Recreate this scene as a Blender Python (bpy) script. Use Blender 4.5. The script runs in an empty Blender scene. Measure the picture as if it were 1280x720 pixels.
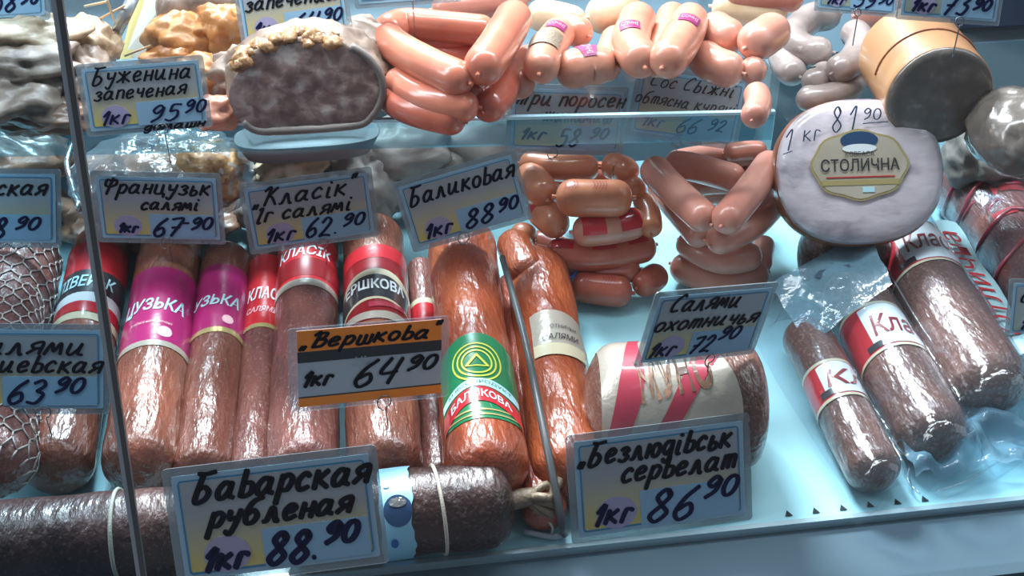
import bpy, bmesh, math, random
import numpy as np
from math import sin, cos, pi, radians, sqrt, tan
from mathutils import Vector, Matrix, noise
random.seed(7)
sc = bpy.context.scene
# ------------------------------------------------------------ camera
FPX = 1500.0
TH, PS = radians(35), radians(8)
CAM = np.array([0, -.70, .75])
FW = np.array([sin(PS)*cos(TH), cos(PS)*cos(TH), -sin(TH)])
RT = np.array([cos(PS), -sin(PS), 0]); UP = np.cross(RT, FW)
cd = bpy.data.cameras.new('camera'); cam = bpy.data.objects.new('camera', cd); sc.collection.objects.link(cam)
cd.sensor_width = 36; cd.lens = 36*FPX/1280; cd.clip_start = .02
cam.matrix_world = Matrix(((RT[0], UP[0], -FW[0], CAM[0]), (RT[1], UP[1], -FW[1], CAM[1]), (RT[2], UP[2], -FW[2], CAM[2]), (0, 0, 0, 1)))
sc.camera = cam
# ------------------------------------------------------------ light
w = bpy.data.worlds.new('world'); sc.world = w; w.use_nodes = True
w.node_tree.nodes['Background'].inputs[0].default_value = (.62, .69, .78, 1)
w.node_tree.nodes['Background'].inputs[1].default_value = .28
def area(name, loc, rot, sx, sy, power, col):
    l = bpy.data.lights.new(name, 'AREA'); l.shape = 'RECTANGLE'; l.size = sx; l.size_y = sy; l.energy = power; l.color = col
    o = bpy.data.objects.new(name, l); o.location = loc; o.rotation_euler = rot; sc.collection.objects.link(o)
def aimed(name, loc, to, sx, sy, power, col_):
    d = Vector(to)-Vector(loc); area(name, loc, d.to_track_quat('-Z', 'Y').to_euler(), sx, sy, power, col_)
aimed('back_skylight', (-.1, 1.75, 1.7), (.05, .25, .0), .6, .4, 150, (.9, .97, 1))
aimed('case_lamp', (.12, .45, 1.0), (.12, .42, 0), 1.5, .1, 15, (.88, .96, 1))
aimed('left_streak_light', (-1.3, .3, 1.2), (0, .3, 0), .3, .9, 12, (.92, .96, 1))  # added lamp at upper left for streak highlights on the left chubs
aimed('right_fill_light', (1.5, .1, 1.3), (.3, .3, 0), .9, .9, 5, (.84, .95, 1))  # added fill lamp at upper right, no real window
sc.view_settings.view_transform = 'Standard'; sc.view_settings.look = 'None'
sc.view_settings.gamma = 1; sc.view_settings.use_curve_mapping = False
sc.view_settings.exposure = 0.0
# ------------------------------------------------------------ pixel helpers
def ray(x, y): return FW + RT*(x-640)/FPX - UP*(y-360)/FPX
def P(x, y, z):
    d = ray(x, y); return Vector(CAM + d*(z-CAM[2])/d[2])
def Q(x, y, depth): return Vector(CAM + ray(x, y)*depth)
def dep(p): return float((np.array(p)-CAM) @ FW)
def mpx(n, p): return n*dep(p)/FPX            # n pixels at point p in metres
# ------------------------------------------------------------ materials
def mat(name): 
    m = bpy.data.materials.new(name); m.use_nodes = True
    return m, m.node_tree, m.node_tree.nodes['Principled BSDF']
def rgba(c): return (c[0], c[1], c[2], 1)
def plain(name, c, rough=.5, metal=0, coat=0, bump=0, bscale=200, alpha=1, spec=.5):
    m, t, b = mat(name)
    b.inputs['Base Color'].default_value = rgba(c); b.inputs['Roughness'].default_value = rough
    b.inputs['Metallic'].default_value = metal; b.inputs['Coat Weight'].default_value = coat
    b.inputs['Coat Roughness'].default_value = .08; b.inputs['Alpha'].default_value = alpha
    b.inputs['Specular IOR Level'].default_value = spec
    if bump:
        g = t.nodes.new('ShaderNodeNewGeometry'); n = t.nodes.new('ShaderNodeTexNoise'); n.inputs['Scale'].default_value = bscale
        t.links.new(g.outputs['Position'], n.inputs['Vector'])
        bp = t.nodes.new('ShaderNodeBump'); bp.inputs['Strength'].default_value = bump; bp.inputs['Distance'].default_value = .001
        t.links.new(n.outputs[0], bp.inputs['Height']); t.links.new(bp.outputs[0], b.inputs['Normal'])
    return m
def mottled(name, stops, scale=30, detail=6, rough=.35, coat=.4, bump=.5, bscale=120, bdist=.0015, specks=None, spdens=.25, spscale=220, stretch=(1, 1, 1), sss=0, distort=0, spec=.5):
    """colour ramp over noise, optional voronoi fat specks"""
    m, t, b = mat(name); N = t.nodes; L = t.links
    g = N.new('ShaderNodeNewGeometry'); mp = N.new('ShaderNodeMapping'); mp.inputs['Scale'].default_value = stretch
    L.new(g.outputs['Position'], mp.inputs['Vector'])
    n = N.new('ShaderNodeTexNoise'); n.inputs['Scale'].default_value = scale; n.inputs['Detail'].default_value = detail; n.inputs['Distortion'].default_value = distort
    L.new(mp.outputs[0], n.inputs['Vector'])
    r = N.new('ShaderNodeValToRGB'); L.new(n.outputs[0], r.inputs[0])
    cr = r.color_ramp
    while len(cr.elements) < len(stops): cr.elements.new(.5)
    for e, (p, c) in zip(cr.elements, stops): e.position = p; e.color = rgba(c)
    col = r.outputs[0]
    if specks:
        v = N.new('ShaderNodeTexNoise'); v.inputs['Scale'].default_value = spscale; v.inputs['Detail'].default_value = 1
        L.new(g.outputs['Position'], v.inputs['Vector'])
        r2 = N.new('ShaderNodeValToRGB'); r2.color_ramp.elements[0].position = .58; r2.color_ramp.elements[1].position = .68
        r2.color_ramp.elements[1].color = (spdens, spdens, spdens, 1); r2.color_ramp.elements[0].color = (0, 0, 0, 1)
        L.new(v.outputs[0], r2.inputs[0])
        mx = N.new('ShaderNodeMixRGB'); L.new(r2.outputs[0], mx.inputs[0]); L.new(col, mx.inputs[1]); mx.inputs[2].default_value = rgba(specks)
        col = mx.outputs[0]
    L.new(col, b.inputs['Base Color'])
    b.inputs['Roughness'].default_value = rough; b.inputs['Coat Weight'].default_value = coat; b.inputs['Coat Roughness'].default_value = .15; b.inputs['Specular IOR Level'].default_value = spec
    if sss:
        b.inputs['Subsurface Weight'].default_value = sss; b.inputs['Subsurface Scale'].default_value = .004
    if bump:
        n2 = N.new('ShaderNodeTexNoise'); n2.inputs['Scale'].default_value = bscale; n2.inputs['Detail'].default_value = 4
        L.new(mp.outputs[0], n2.inputs['Vector'])
        bp = N.new('ShaderNodeBump'); bp.inputs['Strength'].default_value = bump; bp.inputs['Distance'].default_value = bdist
        L.new(n2.outputs[0], bp.inputs['Height']); L.new(bp.outputs[0], b.inputs['Normal'])
        L.new(bp.outputs[0], b.inputs['Coat Normal'])
    return m
def film(name, tint=(.9, .95, 1), gl=.12, rough=.12, bump=.6, bscale=60, milk=.0, milkcol=(.6, .8, .9)):
    """thin clear sheet: transparent tinted + fresnel gloss + optional milkiness"""
    m = bpy.data.materials.new(name); m.use_nodes = True; t = m.node_tree; N = t.nodes; L = t.links
    N.remove(N['Principled BSDF']); out = N['Material Output']
    tr = N.new('ShaderNodeBsdfTransparent'); tr.inputs[0].default_value = rgba(tint)
    g = N.new('ShaderNodeBsdfGlossy'); g.inputs['Roughness'].default_value = rough
    fr = N.new('ShaderNodeFresnel'); fr.inputs[0].default_value = 1.45
    ad = N.new('ShaderNodeMath'); ad.operation = 'ADD'; ad.inputs[1].default_value = gl; L.new(fr.outputs[0], ad.inputs[0])
    if bump:
        ge = N.new('ShaderNodeNewGeometry'); n = N.new('ShaderNodeTexNoise'); n.inputs['Scale'].default_value = bscale; n.inputs['Detail'].default_value = 3
        L.new(ge.outputs['Position'], n.inputs['Vector'])
        bp = N.new('ShaderNodeBump'); bp.inputs['Strength'].default_value = bump; bp.inputs['Distance'].default_value = .003
        L.new(n.outputs[0], bp.inputs['Height']); L.new(bp.outputs[0], g.inputs['Normal']); L.new(bp.outputs[0], fr.inputs['Normal'])
    g2 = N.new('ShaderNodeNewGeometry'); mu = N.new('ShaderNodeMath'); mu.operation = 'MULTIPLY_ADD'      # reflect at outer faces only
    mu.inputs[1].default_value = -1; mu.inputs[2].default_value = 1; L.new(g2.outputs['Backfacing'], mu.inputs[0])
    mu2 = N.new('ShaderNodeMath'); mu2.operation = 'MULTIPLY'; L.new(ad.outputs[0], mu2.inputs[0]); L.new(mu.outputs[0], mu2.inputs[1]); ad = mu2
    mx = N.new('ShaderNodeMixShader'); L.new(ad.outputs[0], mx.inputs[0]); L.new(tr.outputs[0], mx.inputs[1]); L.new(g.outputs[0], mx.inputs[2])
    last = mx
    if milk:
        df = N.new('ShaderNodeBsdfDiffuse'); df.inputs[0].default_value = rgba(milkcol)
        m2 = N.new('ShaderNodeMixShader'); m2.inputs[0].default_value = milk
        L.new(mx.outputs[0], m2.inputs[1]); L.new(df.outputs[0], m2.inputs[2]); last = m2
    L.new(last.outputs[0], out.inputs[0])
    return m
def ramp_object_y(name, c0, c1, y0, y1, rough=.45):
    """printed card gradient along the card's own height"""
    m, t, b = mat(name); N = t.nodes; L = t.links
    tc = N.new('ShaderNodeTexCoord'); s = N.new('ShaderNodeSeparateXYZ'); L.new(tc.outputs['Object'], s.inputs[0])
    mr = N.new('ShaderNodeMapRange'); mr.inputs[1].default_value = y0; mr.inputs[2].default_value = y1; L.new(s.outputs[1], mr.inputs[0])
    mx = N.new('ShaderNodeMixRGB'); L.new(mr.outputs[0], mx.inputs[0]); mx.inputs[1].default_value = rgba(c0); mx.inputs[2].default_value = rgba(c1)
    L.new(mx.outputs[0], b.inputs['Base Color']); b.inputs['Roughness'].default_value = rough; b.inputs['Coat Weight'].default_value = .25
    return m
def salami(name, a, b, c, speck=(.62, .42, .36), dens=.1, coat=.75, rough=.38):
    return mottled(name, [(.3, a), (.5, b), (.72, c)], scale=26, rough=rough, coat=coat, bump=1, bscale=130, bdist=.003, specks=speck, spdens=dens, spscale=300, stretch=(1, .35, 1))
M = dict(
 deck=mottled('deck_enamel', [(.3, (.37, .73, .82)), (.7, (.42, .78, .87))], scale=6, rough=.3, coat=.1, bump=0),
 rail=mottled('rail_metal', [(.3, (.075, .125, .16)), (.7, (.095, .15, .19))], scale=5, rough=.75, coat=0, bump=0, spec=.12),
 raillip=plain('rail_lip', (.5, .68, .75), .25, metal=.5), skirt=plain('case_skirt', (.05, .09, .12), .5),
 slot=plain('slot_dark', (.01, .02, .03), .8), backwall=plain('case_back', (.09, .13, .16), .55), wall=plain('case_wall', (.12, .2, .27), .6), dark=plain('dark_wall', (.015, .022, .05), .7),
 seam=plain('seam_rubber', (.1, .11, .12), .4), seamlight=plain('seam_edge', (.4, .45, .5), .35), divider=plain('divider_grey', (.075, .085, .09), .35),
 glass=film('pane_glass', (.96, .98, 1), 0, .02, 0), glassleft=film('pane_glass_left', (.55, .68, .76), 0, .02, 0),
 shelf=film('shelf_glass', (.9, .96, .98), .0, .03, 0, milk=.015, milkcol=(.6, .75, .8)), strip=film('strip_plastic', (.82, .94, .97), .02, .1, .1, 30, milk=.24, milkcol=(.12, .45, .6)),
 striphighlight=plain('strip_highlight', (.5, .82, .95), .15, coat=1),
 film=film('clear_film', (.92, .96, 1), .02, .1, .5, 60, milk=.02), filmblue=film('blue_film', (.72, .86, .93), .05, .15, .8, 60, milk=.4, milkcol=(.2, .38, .48)),
 filmwhite=film('foil_film', (.9, .95, 1), .25, .2, 1, 90, milk=.12, milkcol=(.7, .8, .85)), 
 twine=plain('twine', (.55, .5, .42), .9, bump=.6, bscale=900), wire=plain('wire', (.25, .26, .28), .3, metal=1),
 foil=plain('foil', (.62, .64, .64), .22, metal=.9, bump=1, bscale=300), foilend=plain('foil_end', (.26, .2, .14), .5, metal=.1, bump=1, bscale=300),
 net=plain('net_white', (.5, .42, .38), .6), 
 ink=plain('marker_ink', (.005, .006, .012), .7, spec=.1), inkblue=plain('blue_ink', (.004, .008, .05), .7, spec=.1), inkpen=plain('pen_ink', (.02, .05, .1), .5),
 sleeve=film('tag_sleeve', (.8, .85, .87), .06, .2, .1, 20, milk=.4, milkcol=(.36, .42, .46)), sleeveclr=film('tag_sleeve_clear', (.9, .93, .95), .05, .15, 0, milk=.12),
 cardblue=plain('card_blue', (.3, .47, .6), .5, coat=.2), cardline=plain('card_line', (.04, .2, .36), .5), cardgrey=plain('card_grey', (.3, .32, .34), .5),
 cardlilac=plain('card_lilac', (.36, .33, .5), .5), cardbox=plain('card_box', (.25, .43, .6), .5), cardyellow=plain('card_yellow', (.55, .48, .12), .5),
 orange=plain('card_orange', (1, .27, .02), .45), charcoal=plain('card_charcoal', (.02, .024, .03), .5), cardpale=plain('card_pale', (.42, .47, .53), .5, coat=.2),
 white=plain('print_white', (.72, .78, .8), .4), cream=plain('print_cream', (.62, .55, .38), .35, coat=.4), magenta=plain('print_magenta', (.36, .015, .13), .28, coat=.6, bump=.25, bscale=120),
 red=plain('print_red', (.55, .02, .03), .28, coat=.6, bump=.25, bscale=120), darkred=plain('print_dark_red', (.25, .01, .015), .28, coat=.6), black=plain('print_black', (.03, .03, .035), .3, coat=.5),
 green=plain('print_green', (.012, .18, .07), .28, coat=.7), yellowgreen=plain('print_yellow', (.55, .6, .08), .3, coat=.5), paleblue=plain('print_pale_blue', (.45, .72, .78), .3, coat=.4),
 gold=plain('print_gold', (.6, .5, .22), .25, metal=.5), silver=plain('print_silver', (.5, .45, .38), .28, metal=.3, coat=.5, bump=.5, bscale=160), navy=plain('print_navy', (.02, .06, .14), .4),
 pink=plain('print_pink', (.4, .04, .07), .3, coat=.7), lightpink=plain('print_light_pink', (.75, .45, .5), .4), purple=plain('print_purple', (.28, .03, .13), .4), bluelabel=plain('paper_blue', (.3, .62, .8), .45, bump=.4, bscale=80),
 s_brown=salami('casing_brown', (.11, .032, .02), (.18, .054, .033), (.26, .09, .055)),
 s_rust=salami('casing_rust', (.13, .036, .02), (.21, .062, .034), (.31, .11, .065)),
 s_orange=salami('casing_orange', (.2, .03, .01), (.32, .058, .016), (.45, .11, .035), speck=(.6, .3, .18), dens=.1),
 s_wine=salami('casing_wine', (.09, .03, .028), (.17, .055, .045), (.28, .1, .075), dens=.16),
 s_red=salami('casing_red', (.2, .03, .018), (.32, .055, .03), (.42, .1, .05), dens=.15),
 s_dark=salami('casing_dark', (.02, .01, .009), (.05, .02, .018), (.1, .045, .04), speck=(.4, .3, .27), dens=.16, rough=.42, coat=.4),
 s_pack=salami('casing_pack', (.07, .03, .022), (.13, .055, .04), (.22, .09, .06), dens=.2),
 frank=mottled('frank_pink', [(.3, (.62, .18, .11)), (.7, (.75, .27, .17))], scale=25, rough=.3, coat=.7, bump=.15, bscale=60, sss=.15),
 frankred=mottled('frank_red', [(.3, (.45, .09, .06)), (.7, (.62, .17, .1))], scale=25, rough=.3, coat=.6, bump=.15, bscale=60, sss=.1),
 frankor=mottled('frank_orange', [(.3, (.52, .17, .08)), (.7, (.66, .26, .14))], scale=30, rough=.32, coat=.5, bump=.15, bscale=60, sss=.15),
 frankpale=mottled('frank_pale', [(.3, (.6, .25, .17)), (.7, (.72, .35, .26))], scale=25, rough=.32, coat=.6, bump=.2, bscale=60, sss=.15),
 frankdull=mottled('frank_dull', [(.3, (.5, .19, .14)), (.7, (.6, .27, .2))], scale=25, rough=.35, coat=.4, bump=.2, bscale=60, sss=.15),
 plump=mottled('plump_peach', [(.3, (.56, .21, .13)), (.7, (.7, .32, .22))], scale=30, rough=.35, coat=.5, bump=.3, bscale=80, sss=.15),
 yellowish=mottled('pale_yellow', [(.3, (.62, .45, .25)), (.7, (.8, .66, .46))], scale=20, rough=.35, coat=.5, bump=.3, bscale=80),
 greywhite=mottled('grey_white', [(.3, (.24, .19, .17)), (.7, (.4, .33, .31))], scale=28, rough=.3, coat=.6, bump=.5, bscale=70),
 tan=mottled('casing_tan', [(.3, (.32, .16, .075)), (.7, (.43, .23, .11))], scale=12, rough=.4, coat=.4, bump=.2, bscale=50),
 cutgrey=mottled('cut_grey', [(.35, (.1, .085, .075)), (.6, (.14, .12, .105)), (.75, (.25, .22, .2))], scale=60, rough=.22, coat=.7, bump=.35, bscale=90),
 cutham=mottled('cut_ham', [(.3, (.12, .06, .055)), (.45, (.2, .12, .11)), (.56, (.33, .23, .21)), (.68, (.55, .47, .44))], scale=55, distort=.5, rough=.3, coat=.7, bump=.9, bscale=80),
 crust=mottled('crust', [(.3, (.12, .055, .02)), (.5, (.4, .2, .08)), (.7, (.62, .38, .18))], scale=110, rough=.5, coat=.3, bump=1, bscale=200),
 greymeat=mottled('grey_meat', [(.3, (.09, .055, .04)), (.5, (.24, .17, .13)), (.7, (.44, .34, .27))], scale=30, distort=.8, rough=.5, coat=.2, bump=.8, bscale=60),
 fatmeat=mottled('fatty_meat', [(.3, (.28, .17, .09)), (.5, (.45, .32, .2)), (.7, (.66, .56, .42))], scale=26, distort=.8, rough=.5, coat=.2, bump=.8, bscale=60),
 smoked=mottled('smoked_meat', [(.3, (.24, .08, .02)), (.5, (.46, .2, .06)), (.7, (.62, .36, .17))], scale=30, distort=.5, rough=.45, coat=.3, bump=1, bscale=70),
 brownmeat=mottled('brown_meat', [(.3, (.06, .03, .02)), (.5, (.2, .11, .07)), (.7, (.4, .22, .14))], scale=22, distort=1.2, rough=.35, coat=.5, bump=1, bscale=60),
 greypack=mottled('grey_pack', [(.3, (.13, .11, .1)), (.7, (.25, .22, .2))], scale=20, rough=.6, coat=.05, bump=.6, bscale=60),
 hamwhite=mottled('ham_film', [(.32, (.34, .29, .34)), (.46, (.6, .53, .57)), (.8, (.74, .68, .72))], scale=24, rough=.28, coat=.6, bump=.7, bscale=45, stretch=(1, 1, 2)),
 hamside=mottled('ham_side', [(.3, (.22, .07, .03)), (.7, (.36, .13, .06))], scale=20, rough=.35, coat=.5, bump=.3),
 sticker=mottled('sticker', [(.3, (.38, .33, .25)), (.7, (.5, .45, .36))], scale=20, rough=.4, coat=.3, bump=.1),
 foam=plain('foam_tray', (.2, .205, .21), .5, bump=.1, bscale=300), lid=plain('plastic_lid', (.45, .6, .66), .25, coat=.5), paper=plain('paper', (.7, .76, .72), .6), paperyellow=plain('paper_yellow', (.72, .68, .3), .6),
 wood=plain('toothpick', (.6, .42, .25), .6), steel=plain('steel', (.38, .42, .44), .35, metal=.6), bluebox=plain('blue_card', (.06, .3, .42), .5, coat=.3), clipblue=plain('blue_cord', (.02, .12, .4), .4), hole=plain('hole', (.02, .05, .08), .8),
)
# ------------------------------------------------------------ object helpers
col = sc.collection
def mesh_from(name, verts, faces, m, smooth=True):
    me = bpy.data.meshes.new(name); me.from_pydata([tuple(v) for v in verts], [], faces)
    me.materials.append(m)
    if smooth: me.polygons.foreach_set('use_smooth', [True]*len(me.polygons))
    me.update(); return me
def tagp(o, label=None, cat=None, group=None, kind=None):
    if label: o['label'] = label
    if cat: o['category'] = cat
    if group: o['group'] = group
    if kind: o['kind'] = kind
    return o
def root(name, loc, label, cat, group=None, kind=None, mw=None):
    o = bpy.data.objects.new(name, None); o.empty_display_size = .02
    if mw is not None: o.matrix_world = mw
    else: o.location = loc
    col.objects.link(o); return tagp(o, label, cat, group, kind)
def part(name, verts, faces, m, parent=None, smooth=True, world=True, label=None):
    """verts in world space unless world=False (then local to parent)"""
    if parent is not None and world:
        r = parent
        while r.parent is not None: r = r.parent
        inv = r.matrix_basis.inverted(); verts = [inv @ Vector(v) for v in verts]
    o = bpy.data.objects.new(name, mesh_from(name, verts, faces, m, smooth)); col.objects.link(o)
    if parent is not None: o.parent = parent
    if label: o['label'] = label
    return o
def single(name, verts, faces, m, label, cat, group=None, kind=None, smooth=True):
    vs = np.array([tuple(v) for v in verts]); c = vs.mean(0); c[2] = vs[:, 2].min()
    o = bpy.data.objects.new(name, mesh_from(name, vs-c, faces, m, smooth)); o.location = c; col.objects.link(o)
    return tagp(o, label, cat, group, kind)
def boxgeo(x0, x1, y0, y1, z0, z1):
    v = [(x, y, z) for z in (z0, z1) for y in (y0, y1) for x in (x0, x1)]
    f = [(0, 2, 3, 1), (4, 5, 7, 6), (0, 1, 5, 4), (2, 6, 7, 3), (0, 4, 6, 2), (1, 3, 7, 5)]
    return v, f
def struct(name, geo, m, label=None):
    o = single(name, geo[0], geo[1], m, None, None, None, 'structure', False); return o
def join(gs):
    V, F = [], []
    for v, f in gs:
        b = len(V); V += list(v); F += [tuple(i+b for i in q) for q in f]
    return V, F
# ---- smooth path and sweep
def catmull(pts, n=8, closed=False):
    pts = [Vector(p) for p in pts]
    if len(pts) == 2: return [pts[0].lerp(pts[1], i/n) for i in range(n+1)]
    P_ = ([pts[-1]]+pts+pts[:2]) if closed else ([pts[0]*2-pts[1]]+pts+[pts[-1]*2-pts[-2]])
    out = []
    for i in range(1, len(P_)-2):
        a, b, c, d = P_[i-1:i+3]
        for k in range(n):
            t = k/n
            out.append(.5*((2*b)+(c-a)*t+(2*a-5*b+4*c-d)*t*t+(3*b-a-3*c+d)*t**3))
    if not closed: out.append(pts[-1])
    return out
class Sweep:
    """body swept along a path with a radius along arc length; surface(s, a): a = 0 on top, + to the right looking along the path"""
    def __init__(S, pts, r, cap=1.0, capend=None, n=None, wob=0, seed=0, flat=1.0, nub=0.0):
        S.p = catmull(pts, 10); S.r = r; S.flat = flat
        S.l = [0]
        for a, b in zip(S.p, S.p[1:]): S.l.append(S.l[-1]+(b-a).length)
        S.L = S.l[-1]; S.cap = cap*r; S.capend = (capend if capend is not None else cap)*r; S.wob = wob; S.seed = seed; S.nub = nub
        S.n = n or max(14, int(S.L/(r*.35)))
    def at(S, s):
        s = min(max(s, 0), S.L); i = 0
        lo, hi = 0, len(S.l)-2
        while lo < hi:
            m = (lo+hi+1)//2
            if S.l[m] <= s: lo = m
            else: hi = m-1
        i = lo; seg = S.l[i+1]-S.l[i]; t = 0 if seg < 1e-9 else (s-S.l[i])/seg
        p = S.p[i].lerp(S.p[i+1], t)
        j0, j1 = max(0, i-1), min(len(S.p)-1, i+2); T = (S.p[j1]-S.p[j0]).normalized()
        side = T.cross(Vector((0, 0, 1)))
        if side.length < .05: side = Vector((1, 0, 0))
        side.normalize(); return p, T, side, side.cross(T)
    def rad(S, s):
        def c(u, k):
            if u >= k or k <= 0: return 1
            u = max(u, 0); return max(.0, 1-(1-u/k)**2.3)**(1/2.3)
        return S.r*min(c(s, S.cap), c(S.L-s, S.capend))
    def surf(S, s, a, eps=0):
        p, T, sd, up = S.at(s); r = S.rad(s)+eps
        if S.wob:
            q = p+sd*sin(a)*r+up*cos(a)*r
            r += S.wob*S.r*noise.noise(Vector((q.x*28+S.seed, q.y*28, q.z*28)))*min(1, S.rad(s)/S.r)
        return p+sd*(sin(a)*r)+up*(cos(a)*r*S.flat)
    def mesh(S, na=28):
        ss = set()
        for c0, k, sg in ((0, S.cap, 1), (S.L, S.capend, -1)):
            for i in range(8): ss.add(round(c0+sg*k*(1-cos(i/8*pi/2))*1.0, 7))
        for i in range(S.n+1):
            s = S.cap+(S.L-S.cap-S.capend)*i/S.n
            ss.add(round(s, 7))
        ss = sorted(x for x in ss if -1e-9 <= x <= S.L+1e-9); V = []; F = []
        for s in ss:
            for k in range(na): V.append(S.surf(s, 2*pi*k/na))
        for i in range(len(ss)-1):
            for k in range(na):
                k2 = (k+1) % na; F.append((i*na+k, i*na+k2, (i+1)*na+k2, (i+1)*na+k))
        for e, i in ((0, 0), (1, len(ss)-1)):
            F.append(tuple(range(i*na, i*na+na)) if e else tuple(reversed(range(i*na, i*na+na))))
        return V, F
    def patch(S, s0, s1, a0=-2.0, a1=2.0, eps=.0006, ns=8, na=28):
        """s0,s1 numbers or functions of a in radians"""
        f0 = s0 if callable(s0) else (lambda a: s0); f1 = s1 if callable(s1) else (lambda a: s1)
        V, F = [], []
        for j in range(na+1):
            a = a0+(a1-a0)*j/na
            for i in range(ns+1): V.append(S.surf(f0(a)+(f1(a)-f0(a))*i/ns, a, eps))
        for j in range(na):
            for i in range(ns):
                q = j*(ns+1)+i; F.append((q, q+ns+1, q+ns+2, q+1))
        return V, F
    def wrap(S, V2, s, a, eps=.0011):
        """flat print (u across, v along) -> surface"""
        return [S.surf(s+v, a+u/(S.r), eps) for u, v in V2]
def tube(pts, r, na=6, n=6, closed=False):
    p = catmull(pts, n, closed); V, F = [], []; N = len(p); up = None
    for i in range(N):
        a = p[i-1] if (i > 0 or closed) else p[0]; b = p[(i+1) % N] if (i < N-1 or closed) else p[-1]
        T = (b-a).normalized()
        if up is None: up = T.orthogonal().normalized()
        up = (up-T*up.dot(T)).normalized(); sd = T.cross(up)
        for k in range(na): V.append(p[i]+(up*cos(2*pi*k/na)+sd*sin(2*pi*k/na))*r)
    for i in range(N if closed else N-1):
        j = (i+1) % N
        for k in range(na):
            k2 = (k+1) % na; F.append((i*na+k, i*na+k2, j*na+k2, j*na+k))
    if not closed: F += [tuple(reversed(range(na))), tuple(range((N-1)*na, N*na))]
    return V, F
def blob(c, rad, rz=0, amp=.15, freq=3, seed=0, n=26, flatten=None, pw=1.0, rx=0):
    c = Vector(c); V, F = [], []; R = Matrix.Rotation(rz, 3, 'Z') @ Matrix.Rotation(rx, 3, 'X')
    for i in range(n+1):
        th = pi*i/n
        for k in range(2*n):
            ph = pi*k/n; d = Vector((sin(th)*cos(ph), sin(th)*sin(ph), cos(th)))
            e = Vector([math.copysign(abs(x)**pw, x) for x in d])
            f = 1+amp*(noise.noise(d*freq+Vector((seed*7.3, seed, 0)))+.5*noise.noise(d*freq*2.3+Vector((0, seed*3.1, 5))))
            q = Vector((e.x*rad[0], e.y*rad[1], e.z*rad[2]))*f
            V.append(c+R @ q)
    for i in range(n):
        for k in range(2*n):
            k2 = (k+1) % (2*n); F.append((i*2*n+k, (i+1)*2*n+k, (i+1)*2*n+k2, i*2*n+k2))
    if flatten is not None: V = [Vector((v.x, v.y, max(v.z, flatten))) for v in V]
    return V, F
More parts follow.
